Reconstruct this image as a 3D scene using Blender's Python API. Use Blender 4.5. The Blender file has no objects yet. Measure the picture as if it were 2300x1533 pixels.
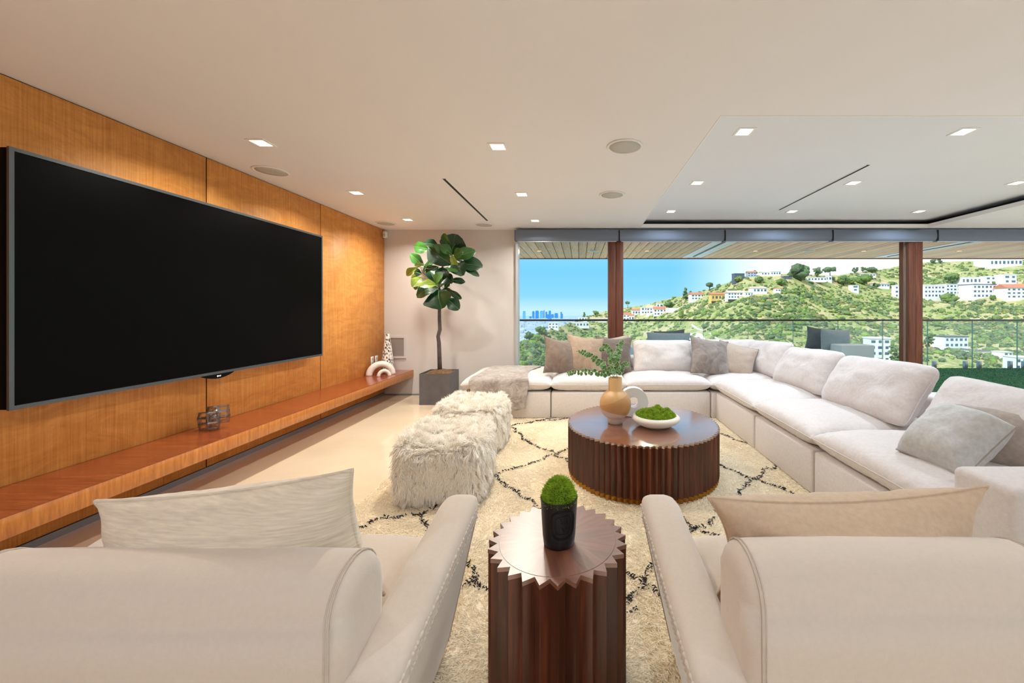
import bpy, bmesh, math, random
import numpy as np
from mathutils import Vector, Matrix, noise as mnoise

# ------------------------------------------------------------------ camera, sky, sun, exposure
SC = bpy.context.scene
COL = SC.collection
F, CX, CY, HC = 865.0, 1303.0, 696.0, 1.26          # focal length and vanishing point in photo pixels, eye height
PI = math.pi

cam_d = bpy.data.cameras.new('camera')
cam = bpy.data.objects.new('camera', cam_d); COL.objects.link(cam)
cam.location = (0, 0, HC); cam.rotation_euler = (PI/2, 0, 0)
cam_d.sensor_width = 36.0; cam_d.lens = F/2300*36
cam_d.shift_x = -(CX-1150)/2300; cam_d.shift_y = -(766.5-CY)/2300
cam_d.clip_start = 0.05; cam_d.clip_end = 20000
SC.camera = cam

def lin(r, g, b):
    f = lambda c: ((c/255+0.055)/1.055)**2.4 if c/255 > 0.04045 else c/255/12.92
    return (f(r), f(g), f(b), 1)

world = bpy.data.worlds.new('world'); SC.world = world; world.use_nodes = True
wn = world.node_tree; wn.nodes.clear()
w_out = wn.nodes.new('ShaderNodeOutputWorld'); w_bg = wn.nodes.new('ShaderNodeBackground')
w_tc = wn.nodes.new('ShaderNodeTexCoord'); w_sep = wn.nodes.new('ShaderNodeSeparateXYZ')
w_rmp = wn.nodes.new('ShaderNodeValToRGB')
wn.links.new(w_tc.outputs['Generated'], w_sep.inputs[0]); wn.links.new(w_sep.outputs['Z'], w_rmp.inputs[0])
cr = w_rmp.color_ramp
cr.elements[0].position = 0.0; cr.elements[0].color = lin(170, 206, 224)
cr.elements[1].position = 1.0; cr.elements[1].color = lin(120, 185, 240)
for p, c in ((0.035, (122, 188, 220)), (0.10, (104, 180, 228)), (0.3, (146, 204, 244))):
    e = cr.elements.new(p); e.color = lin(*c)
# pale haze on the right-hand side of the horizon, as in the photograph
w_mr = wn.nodes.new('ShaderNodeMapRange'); w_mr.interpolation_type = 'SMOOTHSTEP'
w_mr.inputs['From Min'].default_value = 0.22; w_mr.inputs['From Max'].default_value = 0.52
wn.links.new(w_sep.outputs['X'], w_mr.inputs['Value'])
w_mix = wn.nodes.new('ShaderNodeMix'); w_mix.data_type = 'RGBA'
wn.links.new(w_mr.outputs[0], w_mix.inputs['Factor']); wn.links.new(w_rmp.outputs[0], w_mix.inputs['A'])
w_mix.inputs['B'].default_value = lin(238, 247, 253)
wn.links.new(w_mix.outputs['Result'], w_bg.inputs['Color']); w_bg.inputs['Strength'].default_value = 1.4
wn.links.new(w_bg.outputs[0], w_out.inputs[0])

sun_d = bpy.data.lights.new('sun', 'SUN'); sun = bpy.data.objects.new('sun', sun_d); COL.objects.link(sun)
sun_d.energy = 3.9; sun_d.angle = 0.01; sun_d.color = (1, 0.95, 0.86)
sun.rotation_euler = Vector((0.62, 0.42, -0.72)).to_track_quat('-Z', 'Y').to_euler()

SC.view_settings.view_transform = 'Standard'; SC.view_settings.look = 'None'
SC.view_settings.exposure = 0.12; SC.view_settings.gamma = 1.0; SC.view_settings.use_curve_mapping = False
SC.cycles.use_denoising = True
SC.cycles.max_bounces = 14; SC.cycles.diffuse_bounces = 6; SC.cycles.glossy_bounces = 5
SC.cycles.transmission_bounces = 10; SC.cycles.transparent_max_bounces = 16
SC.cycles.sample_clamp_indirect = 6.0; SC.cycles.caustics_refractive = False
LAMP_W = 14.0; LAMP_COL = (1.0, 0.93, 0.82); LAMP_NEUTRAL = (0.74, 0.87, 1.0)

# ------------------------------------------------------------------ helpers
def P(px, py, Y):
    return Vector(((px-CX)/F*Y, Y, HC-(py-CY)/F*Y))

def tag(o, label=None, cat=None, group=None, kind=None):
    if label: o['label'] = label
    if cat: o['category'] = cat
    if group: o['group'] = group
    if kind: o['kind'] = kind
    return o

def thing(name, loc, label, cat, group=None, rz=0):
    o = bpy.data.objects.new(name, None); COL.objects.link(o)
    o.location = loc; o.rotation_euler = (0, 0, rz); o.empty_display_size = 0.1
    return tag(o, label, cat, group)

def link(name, me, mat=None, parent=None, loc=None, rot=None):
    o = bpy.data.objects.new(name, me); COL.objects.link(o)
    if mat is not None and not me.materials: me.materials.append(mat)
    if parent is not None: o.parent = parent
    if loc is not None: o.location = loc
    if rot is not None: o.rotation_euler = rot
    return o

def mesh(verts, faces, smooth=False):
    me = bpy.data.meshes.new('m'); me.from_pydata([tuple(v) for v in verts], [], faces); me.update()
    if smooth: me.polygons.foreach_set('use_smooth', [True]*len(me.polygons))
    return me

def bm_mesh(bm, smooth=False):
    me = bpy.data.meshes.new('m'); bmesh.ops.recalc_face_normals(bm, faces=bm.faces); bm.to_mesh(bm and me); bm.free()
    if smooth: me.polygons.foreach_set('use_smooth', [True]*len(me.polygons))
    return me

def add_box(bm, x0, x1, y0, y1, z0, z1):
    vs = [bm.verts.new(p) for p in ((x0,y0,z0),(x1,y0,z0),(x1,y1,z0),(x0,y1,z0),(x0,y0,z1),(x1,y0,z1),(x1,y1,z1),(x0,y1,z1))]
    for f in ((0,3,2,1),(4,5,6,7),(0,1,5,4),(1,2,6,5),(2,3,7,6),(3,0,4,7)): bm.faces.new([vs[i] for i in f])

def box(x0, x1, y0, y1, z0, z1, bev=0, seg=3, cuts=0):
    bm = bmesh.new(); add_box(bm, x0, x1, y0, y1, z0, z1)
    if bev:
        bmesh.ops.bevel(bm, geom=list(bm.edges), offset=bev, segments=seg, profile=0.5, affect='EDGES')
    if cuts: bmesh.ops.subdivide_edges(bm, edges=list(bm.edges), cuts=cuts, use_grid_fill=True)
    me = bm_mesh(bm, bool(bev))
    return me

def boxes(lst):
    bm = bmesh.new()
    for b in lst: add_box(bm, *b)
    return bm_mesh(bm)

def lathe(prof, n=48, smooth=True):
    vs, fs = [], []
    for r, z in prof:
        for k in range(n): vs.append((r*math.cos(2*PI*k/n), r*math.sin(2*PI*k/n), z))
    for i in range(len(prof)-1):
        for k in range(n):
            k2 = (k+1) % n; fs.append((i*n+k, i*n+k2, (i+1)*n+k2, (i+1)*n+k))
    fs.append(tuple(range(n-1, -1, -1))); fs.append(tuple(range((len(prof)-1)*n, len(prof)*n)))
    me = mesh(vs, fs, smooth)
    return me

def tube(pts, r, n=8, closed=False, smooth=True):
    pts = [Vector(p) for p in pts]; m = len(pts); vs, fs = [], []
    rs = r if isinstance(r, (list, tuple)) else [r]*m
    prev = None
    for i, p in enumerate(pts):
        a = pts[(i-1) % m] if (closed or i > 0) else p
        b = pts[(i+1) % m] if (closed or i < m-1) else p
        t = (b-a).normalized() if (b-a).length > 1e-9 else Vector((0,0,1))
        if prev is None:
            u = t.orthogonal().normalized()
        else:
            u = (prev - t*prev.dot(t)); u = u.normalized() if u.length > 1e-6 else t.orthogonal().normalized()
        prev = u; w = t.cross(u)
        for k in range(n):
            a2 = 2*PI*k/n; vs.append(p + (u*math.cos(a2)+w*math.sin(a2))*rs[i])
    segs = m if closed else m-1
    for i in range(segs):
        j = (i+1) % m
        for k in range(n):
            k2 = (k+1) % n; fs.append((i*n+k, i*n+k2, j*n+k2, j*n+k))
    if not closed:
        fs.append(tuple(range(n-1, -1, -1))); fs.append(tuple(range((m-1)*n, m*n)))
    return mesh(vs, fs, smooth)

def nz(x, y, z): return mnoise.noise(Vector((x, y, z)))

def soft_slab(w, d, t, p=2.4, q=0.5, pinch=0.06, crown=0.0, wr=0.006, wscale=7, n=36, seed=0, flat_bottom=0.0, sag=0.0, puckers=0.0, corner=0.0):
    """cushion: w along x, d along y, thickness t along z, centred on the origin; returns mesh + rim points"""
    s = [math.sin(PI/2*(-1+2*i/n)) for i in range(n+1)]
    vs, fs, idx = [], [], {}
    for side in (1, -1):
        for j, v in enumerate(s):
            for i, u in enumerate(s):
                rim = i in (0, n) or j in (0, n)
                if rim and side == -1: continue
                h = t/2*(max(0, (1-abs(u)**p)*(1-abs(v)**p)))**q
                cr_ = crown*(1-u*u)*(1-v*v)
                x = u*w/2*(1-pinch*(1-v*v)*abs(u)); y = v*d/2*(1-pinch*(1-u*u)*abs(v))
                cf = 1-corner*abs(u*v)**7; x *= cf; y *= cf
                nn = nz(x*wscale+seed*3.1, y*wscale+seed*1.7, seed+side*0.7)+0.5*nz(x*wscale*2.7+seed, y*wscale*2.7, seed*2+side)
                e = (1-abs(u)**6)*(1-abs(v)**6)
                z = side*(h + nn*wr*e) + (cr_ if side == 1 else -cr_*(1-flat_bottom))
                if puckers:   # small gathers that run in from the seam
                    edge = max(abs(u), abs(v)); along = y if abs(u) > abs(v) else x
                    z += side*puckers*math.sin(along*95+seed+3*nz(along*9, seed, 0))*max(0, 1-abs(edge-0.93)/0.09)
                if side == -1 and flat_bottom: z = -t/2*flat_bottom*(1 if not rim else 0) + z*(1-flat_bottom)
                z -= sag*u*u
                idx[(side, i, j)] = len(vs); vs.append((x, y, z))
    for j in range(n+1):
        for i in range(n+1):
            if (-1, i, j) not in idx: idx[(-1, i, j)] = idx[(1, i, j)]
    for j in range(n):
        for i in range(n):
            for side in (1, -1):
                f = [idx[(side,i,j)], idx[(side,i+1,j)], idx[(side,i+1,j+1)], idx[(side,i,j+1)]]
                fs.append(tuple(f if side == 1 else f[::-1]))
    rim = [vs[idx[(1,i,0)]] for i in range(n)]+[vs[idx[(1,n,j)]] for j in range(n)]+[vs[idx[(1,n-i,n)]] for i in range(n)]+[vs[idx[(1,0,n-j)]] for j in range(n)]
    return mesh(vs, fs, True), rim

def icos(sub=1):
    bm = bmesh.new(); bmesh.ops.create_icosphere(bm, subdivisions=sub, radius=1.0)
    v = np.array([tuple(x.co) for x in bm.verts]); f = np.array([[q.index for q in x.verts] for x in bm.faces]); bm.free()
    return v, f

def np_mesh(v, f, smooth=False):
    me = bpy.data.meshes.new('m')
    nv, nf, k = len(v), len(f), f.shape[1]
    me.vertices.add(nv); me.vertices.foreach_set('co', np.asarray(v, np.float32).ravel())
    me.loops.add(nf*k); me.loops.foreach_set('vertex_index', np.asarray(f, np.int32).ravel())
    me.polygons.add(nf); me.polygons.foreach_set('loop_start', np.arange(0, nf*k, k, dtype=np.int32))
    me.polygons.foreach_set('loop_total', np.full(nf, k, np.int32))
    if smooth: me.polygons.foreach_set('use_smooth', np.ones(nf, bool))
    me.update(calc_edges=True); me.validate()
    return me

def hair(name, roots, mids, tips, r0, mat, parent, r1=None):
    """strand object: arrays of N x 3"""
    a = roots; c = mids; b = tips
    q1 = a*0.44+c*0.44+b*0.12; q2 = a*0.1+c*0.5+b*0.4
    return strands(name, np.stack([a, q1, q2, b], 1), [r0, r0, r0*0.8, r1 if r1 else r0*0.25], mat, parent)

def strands(name, arr, radii, mat, parent):
    n, k = arr.shape[:2]; hc = bpy.data.hair_curves.new(name); hc.add_curves([k]*n)
    pts = arr.reshape(-1, 3).astype(np.float32)
    hc.attributes['position'].data.foreach_set('vector', pts.ravel())
    rad = hc.attributes.new('radius', 'FLOAT', 'POINT') if 'radius' not in hc.attributes else hc.attributes['radius']
    rad.data.foreach_set('value', np.tile(np.array(radii, np.float32), n))
    hc.materials.append(mat)
    o = bpy.data.objects.new(name, hc); COL.objects.link(o); o.parent = parent; o['kind'] = 'stuff'
    return o

# ------------------------------------------------------------------ materials
def base_mat(name):
    m = bpy.data.materials.new(name); m.use_nodes = True
    nt = m.node_tree; return m, nt, nt.nodes['Principled BSDF']

def coords(nt, scale=(1,1,1), kind='Object'):
    tc = nt.nodes.new('ShaderNodeTexCoord'); mp = nt.nodes.new('ShaderNodeMapping')
    mp.inputs['Scale'].default_value = scale
    nt.links.new(tc.outputs[kind], mp.inputs[0]); return mp.outputs[0]

def noise_node(nt, vec, scale, detail=4, rough=0.55, dist=0.0):
    n = nt.nodes.new('ShaderNodeTexNoise'); n.inputs['Scale'].default_value = scale
    n.inputs['Detail'].default_value = detail; n.inputs['Roughness'].default_value = rough; n.inputs['Distortion'].default_value = dist
    nt.links.new(vec, n.inputs['Vector']); return n.outputs['Fac']

def ramp(nt, fac, stops):
    r = nt.nodes.new('ShaderNodeValToRGB'); nt.links.new(fac, r.inputs[0])
    r.color_ramp.elements[0].position = stops[0][0]; r.color_ramp.elements[0].color = stops[0][1]
    r.color_ramp.elements[1].position = stops[-1][0]; r.color_ramp.elements[1].color = stops[-1][1]
    for p, c in stops[1:-1]:
        e = r.color_ramp.elements.new(p); e.color = c
    return r.outputs[0]

def mixc(nt, fac, a, b, mode='MIX'):
    m = nt.nodes.new('ShaderNodeMix'); m.data_type = 'RGBA'; m.blend_type = mode
    for sock, v in (('Factor', fac), ('A', a), ('B', b)):
        if hasattr(v, 'links') or hasattr(v, 'is_linked'): nt.links.new(v, m.inputs[sock])
        else: m.inputs[sock].default_value = v
    return m.outputs['Result']

def add_bump(nt, bsdf, h, strength, dist=0.01):
    b = nt.nodes.new('ShaderNodeBump'); b.inputs['Strength'].default_value = strength; b.inputs['Distance'].default_value = dist
    nt.links.new(h, b.inputs['Height'])
    if bsdf.inputs['Normal'].is_linked: nt.links.new(bsdf.inputs['Normal'].links[0].from_socket, b.inputs['Normal'])
    nt.links.new(b.outputs[0], bsdf.inputs['Normal'])

def flat(name, col, rough=0.5, metal=0.0, spec=0.5, var=0.0, vscale=3.0, bump=0.0, bscale=60, coat=0.0, sheen=0.0):
    m, nt, b = base_mat(name)
    c = lin(*col); b.inputs['Roughness'].default_value = rough; b.inputs['Metallic'].default_value = metal
    b.inputs['Specular IOR Level'].default_value = spec; b.inputs['Coat Weight'].default_value = coat
    b.inputs['Sheen Weight'].default_value = sheen
    v = coords(nt)
    if var:
        f = noise_node(nt, v, vscale)
        lo = tuple(x*(1-var) for x in c[:3])+(1,); hi = tuple(min(1, x*(1+var)) for x in c[:3])+(1,)
        nt.links.new(ramp(nt, f, [(0.3, lo), (0.7, hi)]), b.inputs['Base Color'])
    else: b.inputs['Base Color'].default_value = c
    if bump: add_bump(nt, b, noise_node(nt, v, bscale, 5), bump)
    return m

def fabric(name, col, weave=260, wrinkle=0.25, var=0.08, sheen=0.3, stretch=(1,1,1), ws=5):
    m, nt, b = base_mat(name); c = lin(*col)
    v = coords(nt); vs = coords(nt, stretch)
    f = noise_node(nt, vs, weave*0.25, 3)
    lo = tuple(x*(1-var) for x in c[:3])+(1,); hi = tuple(min(1, x*(1+var)) for x in c[:3])+(1,)
    nt.links.new(ramp(nt, f, [(0.3, lo), (0.7, hi)]), b.inputs['Base Color'])
    b.inputs['Roughness'].default_value = 0.9; b.inputs['Specular IOR Level'].default_value = 0.2
    b.inputs['Sheen Weight'].default_value = sheen; b.inputs['Sheen Roughness'].default_value = 0.4
    add_bump(nt, b, noise_node(nt, vs, weave, 2), 0.12, 0.004)
    add_bump(nt, b, noise_node(nt, v, ws, 3, 0.5, 0.6), wrinkle, 0.05)
    return m

def velvet(name, col, dark, light):
    m, nt, b = base_mat(name); v = coords(nt)
    f = noise_node(nt, v, 7, 4, 0.6, 1.2)
    nt.links.new(ramp(nt, f, [(0.3, lin(*dark)), (0.5, lin(*col)), (0.72, lin(*light))]), b.inputs['Base Color'])
    b.inputs['Roughness'].default_value = 0.7; b.inputs['Sheen Weight'].default_value = 0.6
    add_bump(nt, b, noise_node(nt, v, 6, 3, 0.5, 0.8), 0.3, 0.05)
    return m

def wood(name, c1, c2, c3, stretch=(14,14,0.9), rough=0.3, scale=3.0, rnd=0.0, coat=0.2, fig=0.0):
    m, nt, b = base_mat(name)
    tc = nt.nodes.new('ShaderNodeTexCoord'); mp = nt.nodes.new('ShaderNodeMapping'); mp.inputs['Scale'].default_value = stretch
    oi = nt.nodes.new('ShaderNodeObjectInfo'); ad = nt.nodes.new('ShaderNodeVectorMath'); ad.operation = 'ADD'
    mu = nt.nodes.new('ShaderNodeVectorMath'); mu.operation = 'SCALE'; mu.inputs['Scale'].default_value = 37.0
    cb = nt.nodes.new('ShaderNodeCombineXYZ')
    for k in range(3): nt.links.new(oi.outputs['Random'], cb.inputs[k])
    nt.links.new(cb.outputs[0], mu.inputs[0]); nt.links.new(tc.outputs['Object'], ad.inputs[0]); nt.links.new(mu.outputs[0], ad.inputs[1])
    nt.links.new(ad.outputs[0], mp.inputs[0])
    f = noise_node(nt, mp.outputs[0], scale, 8, 0.65, 0.35)
    col = ramp(nt, f, [(0.28, lin(*c1)), (0.5, lin(*c2)), (0.72, lin(*c3))])
    if fig:   # broad figure across the veneer
        mp2 = nt.nodes.new('ShaderNodeMapping'); mp2.inputs['Scale'].default_value = (2.0, 2.0, 5.0)
        nt.links.new(ad.outputs[0], mp2.inputs[0])
        g = noise_node(nt, mp2.outputs[0], 1.4, 5, 0.7, 1.5)
        col = mixc(nt, fig, col, ramp(nt, g, [(0.38, lin(172, 104, 36)), (0.62, lin(236, 172, 92))]), 'MIX')
    if rnd:
        hs = nt.nodes.new('ShaderNodeHueSaturation'); mr = nt.nodes.new('ShaderNodeMapRange')
        mr.inputs['To Min'].default_value = 1-rnd; mr.inputs['To Max'].default_value = 1+rnd
        nt.links.new(oi.outputs['Random'], mr.inputs['Value']); nt.links.new(mr.outputs[0], hs.inputs['Value']); nt.links.new(col, hs.inputs['Color'])
        col = hs.outputs[0]
    nt.links.new(col, b.inputs['Base Color'])
    b.inputs['Roughness'].default_value = rough; b.inputs['Coat Weight'].default_value = coat; b.inputs['Coat Roughness'].default_value = 0.15
    add_bump(nt, b, f, 0.05, 0.002)
    return m

def emit(name, col, s):
    m, nt, b = base_mat(name); b.inputs['Base Color'].default_value = col
    b.inputs['Emission Color'].default_value = col; b.inputs['Emission Strength'].default_value = s
    return m

def pane_mat(name, tint=(1,1,1,1), refl=0.06, milk=0.0):
    m = bpy.data.materials.new(name); m.use_nodes = True; nt = m.node_tree; nt.nodes.clear()
    out = nt.nodes.new('ShaderNodeOutputMaterial'); tr = nt.nodes.new('ShaderNodeBsdfTransparent'); tr.inputs[0].default_value = tint
    gl = nt.nodes.new('ShaderNodeBsdfGlossy'); gl.inputs['Roughness'].default_value = 0.0
    mx = nt.nodes.new('ShaderNodeMixShader'); mx.inputs[0].default_value = refl
    nt.links.new(tr.outputs[0], mx.inputs[1]); nt.links.new(gl.outputs[0], mx.inputs[2]); last = mx.outputs[0]
    if milk:
        tl = nt.nodes.new('ShaderNodeBsdfTranslucent'); tl.inputs[0].default_value = (0.95, 0.97, 1, 1); m2 = nt.nodes.new('ShaderNodeMixShader'); m2.inputs[0].default_value = milk
        nt.links.new(last, m2.inputs[1]); nt.links.new(tl.outputs[0], m2.inputs[2]); last = m2.outputs[0]
    nt.links.new(last, out.inputs[0]); return m

MAT = {}
MAT['ceiling'] = flat('ceiling_paint', (236, 236, 239), 0.75, var=0.012, vscale=1.2)
MAT['ceiling_cool_lit'] = flat('raised_ceiling_cool_light', (229, 233, 240), 0.75, var=0.01, vscale=1.2)  # cooler light on the raised ceiling, put into its colour
MAT['wallpaint'] = flat('grasscloth_wall', (212, 209, 208), 0.85, bump=0.08, bscale=220)
MAT['cove'] = flat('cove_shade', (52, 60, 66), 0.6)  # shade inside the cove, put into a dark colour
MAT['trimgrey'] = flat('brushed_trim', (150, 156, 166), 0.35, 0.6)
MAT['white'] = flat('white_enamel', (240, 240, 238), 0.4)
MAT['speaker'] = flat('speaker_mesh', (196, 196, 192), 0.7, bump=0.3, bscale=900)
MAT['grille'] = flat('grille_grey', (150, 144, 142), 0.7, bump=0.2, bscale=700)
MAT['slot'] = flat('slot_black', (8, 9, 11), 0.6)
MAT['blind'] = flat('blind_cassette', (112, 124, 142), 0.65)
MAT['alum'] = flat('aluminium', (205, 214, 224), 0.35, 0.5)
MAT['panel'] = wood('anigre_veneer', (186, 116, 48), (216, 146, 70), (232, 170, 98), (34, 34, 0.8), 0.5, 3.0, 0.06, 0.0, 0.28)
MAT['shelf_top'] = wood('shelf_shaded_mahogany', (112, 50, 24), (142, 70, 36), (164, 88, 50), (1.0, 14, 14), 0.22, 3.0, 0, 0.3)  # darker tone is part wood, part shade put into the colour
MAT['shelf_edge'] = wood('shelf_lit_edge_veneer', (150, 86, 28), (190, 116, 44), (212, 142, 66), (14, 10, 1.2), 0.35, 4.0)  # lighter than the top, partly own tone, partly light put into the colour
MAT['mahogany'] = wood('door_mahogany', (72, 36, 22), (106, 58, 38), (130, 78, 52), (22, 22, 1.0), 0.6, 3.0, 0.1, 0.0)
MAT['weathered'] = wood('weathered_teak', (96, 74, 62), (136, 112, 98), (164, 142, 126), (24, 24, 1.0), 0.7, 3.0, 0, 0)
MAT['soffit'] = wood('soffit_cedar', (212, 142, 92), (240, 186, 134), (250, 214, 176), (16, 0.8, 16), 0.5, 3.0, 0.22)
MAT['walnut'] = wood('walnut_stave', (44, 18, 9), (84, 38, 19), (122, 62, 34), (16, 16, 1.0), 0.3, 3.0, 0.38, 0.25)
MAT['walnut_top'] = wood('walnut_top', (88, 46, 28), (124, 70, 44), (150, 92, 62), (1.2, 16, 16), 0.4, 3.2, 0.10, 1.0)
MAT['walnut_top'].node_tree.nodes['Principled BSDF'].inputs['Coat Roughness'].default_value = 0.32
MAT['walnut_top'].node_tree.nodes['Principled BSDF'].inputs['Coat IOR'].default_value = 2.3
MAT['walnut_gloss'] = MAT['walnut_top'].copy(); MAT['walnut_gloss'].node_tree.nodes['Principled BSDF'].inputs['IOR'].default_value = 2.2; MAT['walnut_gloss'].node_tree.nodes['Principled BSDF'].inputs['Roughness'].default_value = 0.2; MAT['walnut_gloss'].node_tree.nodes['Principled BSDF'].inputs['Coat IOR'].default_value = 3.0; MAT['walnut_gloss'].node_tree.nodes['Principled BSDF'].inputs['Coat Roughness'].default_value = 0.14
MAT['brass'] = flat('brass', (176, 128, 52), 0.3, 0.9)
MAT['floor'] = None
def floor_mat():
    m, nt, b = base_mat('polished_floor'); v = coords(nt)
    f = noise_node(nt, v, 1.6, 6, 0.6)
    nt.links.new(ramp(nt, f, [(0.3, lin(214, 196, 170)), (0.7, lin(226, 209, 184))]), b.inputs['Base Color'])
    b.inputs['Roughness'].default_value = 0.07; b.inputs['Specular IOR Level'].default_value = 0.55
    add_bump(nt, b, noise_node(nt, v, 1.1, 2), 0.02, 0.02)
    return m
MAT['floor'] = floor_mat()
MAT['sofa'] = fabric('sofa_linen', (216, 209, 206), 240, 0.28, 0.05, 0.3, ws=6)
MAT['sofa_base'] = fabric('sofa_base_linen', (214, 206, 202), 300, 0.04, 0.05, 0.2, ws=2)
MAT['chair'] = fabric('chair_velvet', (214, 201, 187), 320, 0.05, 0.02, 0.5, ws=2)
MAT['chair_pipe'] = fabric('chair_piping', (204, 190, 174), 320, 0.02, 0.04, 0.3)
MAT['slub'] = fabric('slub_linen_cream', (226, 215, 196), 160, 0.25, 0.13, 0.3, (0.4, 0.4, 5))
MAT['tan'] = fabric('tan_cotton', (206, 182, 156), 280, 0.35, 0.07, 0.3)
MAT['brown_velvet'] = velvet('brown_velvet', (122, 102, 86), (106, 88, 74), (140, 120, 102))
MAT['dark_velvet'] = velvet('dark_taupe_velvet', (104, 90, 80), (88, 76, 68), (120, 105, 94))
MAT['tan_velvet'] = velvet('tan_velvet', (166, 142, 118), (150, 127, 105), (180, 158, 134))
MAT['grey_velvet'] = velvet('grey_velvet', (138, 126, 118), (112, 101, 96), (166, 154, 146))
MAT['greige'] = fabric('greige_cotton', (188, 172, 158), 300, 0.4, 0.06, 0.3)
MAT['grey_linen'] = fabric('grey_linen', (196, 196, 194), 180, 0.4, 0.10, 0.3)
MAT['taupe_linen'] = fabric('taupe_linen', (168, 156, 146), 200, 0.4, 0.08, 0.3)
MAT['outdoor'] = fabric('outdoor_slate', (146, 166, 178), 200, 0.3, 0.08, 0.1)
MAT['outdoor_dark'] = fabric('outdoor_charcoal', (92, 102, 108), 200, 0.3, 0.08, 0.1)
MAT['outdoor_body'] = fabric('outdoor_body', (200, 216, 224), 260, 0.05, 0.04, 0.1)
MAT['rug'] = fabric('rug_wool', (238, 224, 198), 120, 0.3, 0.06, 0.4, ws=9)
MAT['pile'] = flat('rug_pile', (240, 228, 204), 0.95, spec=0.1, var=0.08, vscale=5)
MAT['stitch'] = flat('rug_black_yarn', (34, 32, 34), 0.95)
MAT['fur'] = flat('sheepskin', (252, 247, 238), 0.75, spec=0.2, var=0.03, vscale=8)
MAT['furbase'] = flat('sheepskin_base', (228, 212, 186), 0.95, spec=0.1, var=0.1, vscale=14, bump=0.6, bscale=60)
def fur_mat():
    m, nt, b = base_mat('sheepskin'); hi = nt.nodes.new('ShaderNodeHairInfo')
    nt.links.new(ramp(nt, hi.outputs['Random'], [(0.0, lin(238, 226, 206)), (0.3, lin(252, 246, 236)), (1.0, lin(255, 254, 250))]), b.inputs['Base Color'])
    b.inputs['Roughness'].default_value = 0.6; b.inputs['Specular IOR Level'].default_value = 0.25
    return m
MAT['fur'] = fur_mat()
MAT['concrete'] = flat('planter_slate', (98, 97, 100), 0.6, var=0.14, vscale=9, bump=0.1, bscale=50)
MAT['soil'] = flat('soil', (124, 94, 68), 0.95, var=0.4, vscale=30, bump=0.8, bscale=40)
MAT['bark'] = flat('fig_bark', (84, 76, 74), 0.85, var=0.25, vscale=22, bump=0.3, bscale=60)
MAT['screen'] = flat('tv_screen', (2, 2, 3), 0.35, spec=0.07)
MAT['bezel'] = flat('tv_bezel', (96, 104, 112), 0.3, 0.7)
MAT['tvback'] = flat('tv_housing', (8, 8, 9), 0.6, spec=0.08)
MAT['logo'] = emit('tv_logo_glow', lin(225, 235, 245), 1.2)
MAT['candle'] = flat('black_ceramic', (16, 15, 18), 0.42, spec=0.4)
MAT['moss'] = None
MAT['plaster'] = flat('white_plaster', (236, 228, 222), 0.8, var=0.06, vscale=20, bump=0.5, bscale=35)
MAT['ceramic'] = flat('white_ceramic', (226, 226, 230), 0.5, bump=0.08, bscale=120)
MAT['bowl'] = flat('matte_white_bowl', (226, 217, 206), 0.6, bump=0.05, bscale=200)
MAT['leafstem'] = flat('stem_green', (96, 110, 66), 0.6)
def plant_mat(name, stops, scale=6, rough=0.35, coat=0.2, sub=0.0):
    m, nt, b = base_mat(name); v = coords(nt)
    oi = nt.nodes.new('ShaderNodeObjectInfo')
    f = noise_node(nt, v, scale, 4)
    c = ramp(nt, f, [(p, lin(*q)) for p, q in stops])
    nt.links.new(c, b.inputs['Base Color']); b.inputs['Roughness'].default_value = rough; b.inputs['Coat Weight'].default_value = coat
    return m
MAT['fig_dark'] = plant_mat('fig_leaf_dark', [(0.3, (14, 48, 28)), (0.7, (28, 78, 44))])
MAT['fig_mid'] = plant_mat('fig_leaf_mid', [(0.3, (36, 84, 34)), (0.7, (62, 116, 44))])
MAT['fig_light'] = plant_mat('fig_leaf_light', [(0.3, (96, 130, 38)), (0.7, (150, 168, 60))])
MAT['fig_vein'] = flat('fig_vein', (118, 146, 84), 0.5)
MAT['euca'] = plant_mat('eucalyptus_leaf', [(0.3, (66, 124, 56)), (0.7, (122, 172, 96))], 40, 0.6, 0)
MAT['euca_rim'] = flat('eucalyptus_rim', (206, 222, 198), 0.7)
MAT['mossbase'] = plant_mat('moss_base', [(0.3, (44, 66, 10)), (0.7, (96, 126, 22))], 60, 0.9, 0)
MAT['moss'] = plant_mat('moss_tuft', [(0.3, (104, 142, 20)), (0.7, (176, 206, 52))], 50, 0.9, 0)
MAT['turf'] = plant_mat('turf_blade', [(0.3, (16, 104, 62)), (0.7, (44, 150, 90))], 30, 0.7, 0)
MAT['turfbase'] = flat('turf_backing', (14, 84, 50), 0.9, var=0.2, vscale=60)
MAT['pane'] = pane_mat('window_glass', (0.99, 0.995, 0.99, 1), 0.012)
MAT['railglass'] = pane_mat('railing_glass', (0.975, 0.995, 0.99, 1), 0.02, 0.02)
MAT['glassedge'] = flat('glass_edge', (120, 160, 150), 0.3)
MAT['darkmetal'] = flat('dark_bronze', (58, 54, 58), 0.4, 0.6)
MAT['steel'] = flat('clamp_steel', (150, 158, 160), 0.3, 0.8)
def glass_mat():
    m, nt, b = base_mat('crystal'); b.inputs['Transmission Weight'].default_value = 1.0
    b.inputs['Roughness'].default_value = 0.0; b.inputs['IOR'].default_value = 1.5; b.inputs['Base Color'].default_value = (1,1,1,1)
    return m
MAT['crystal'] = pane_mat('crystal', (0.985, 0.99, 0.99, 1), 0.5)
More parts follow.
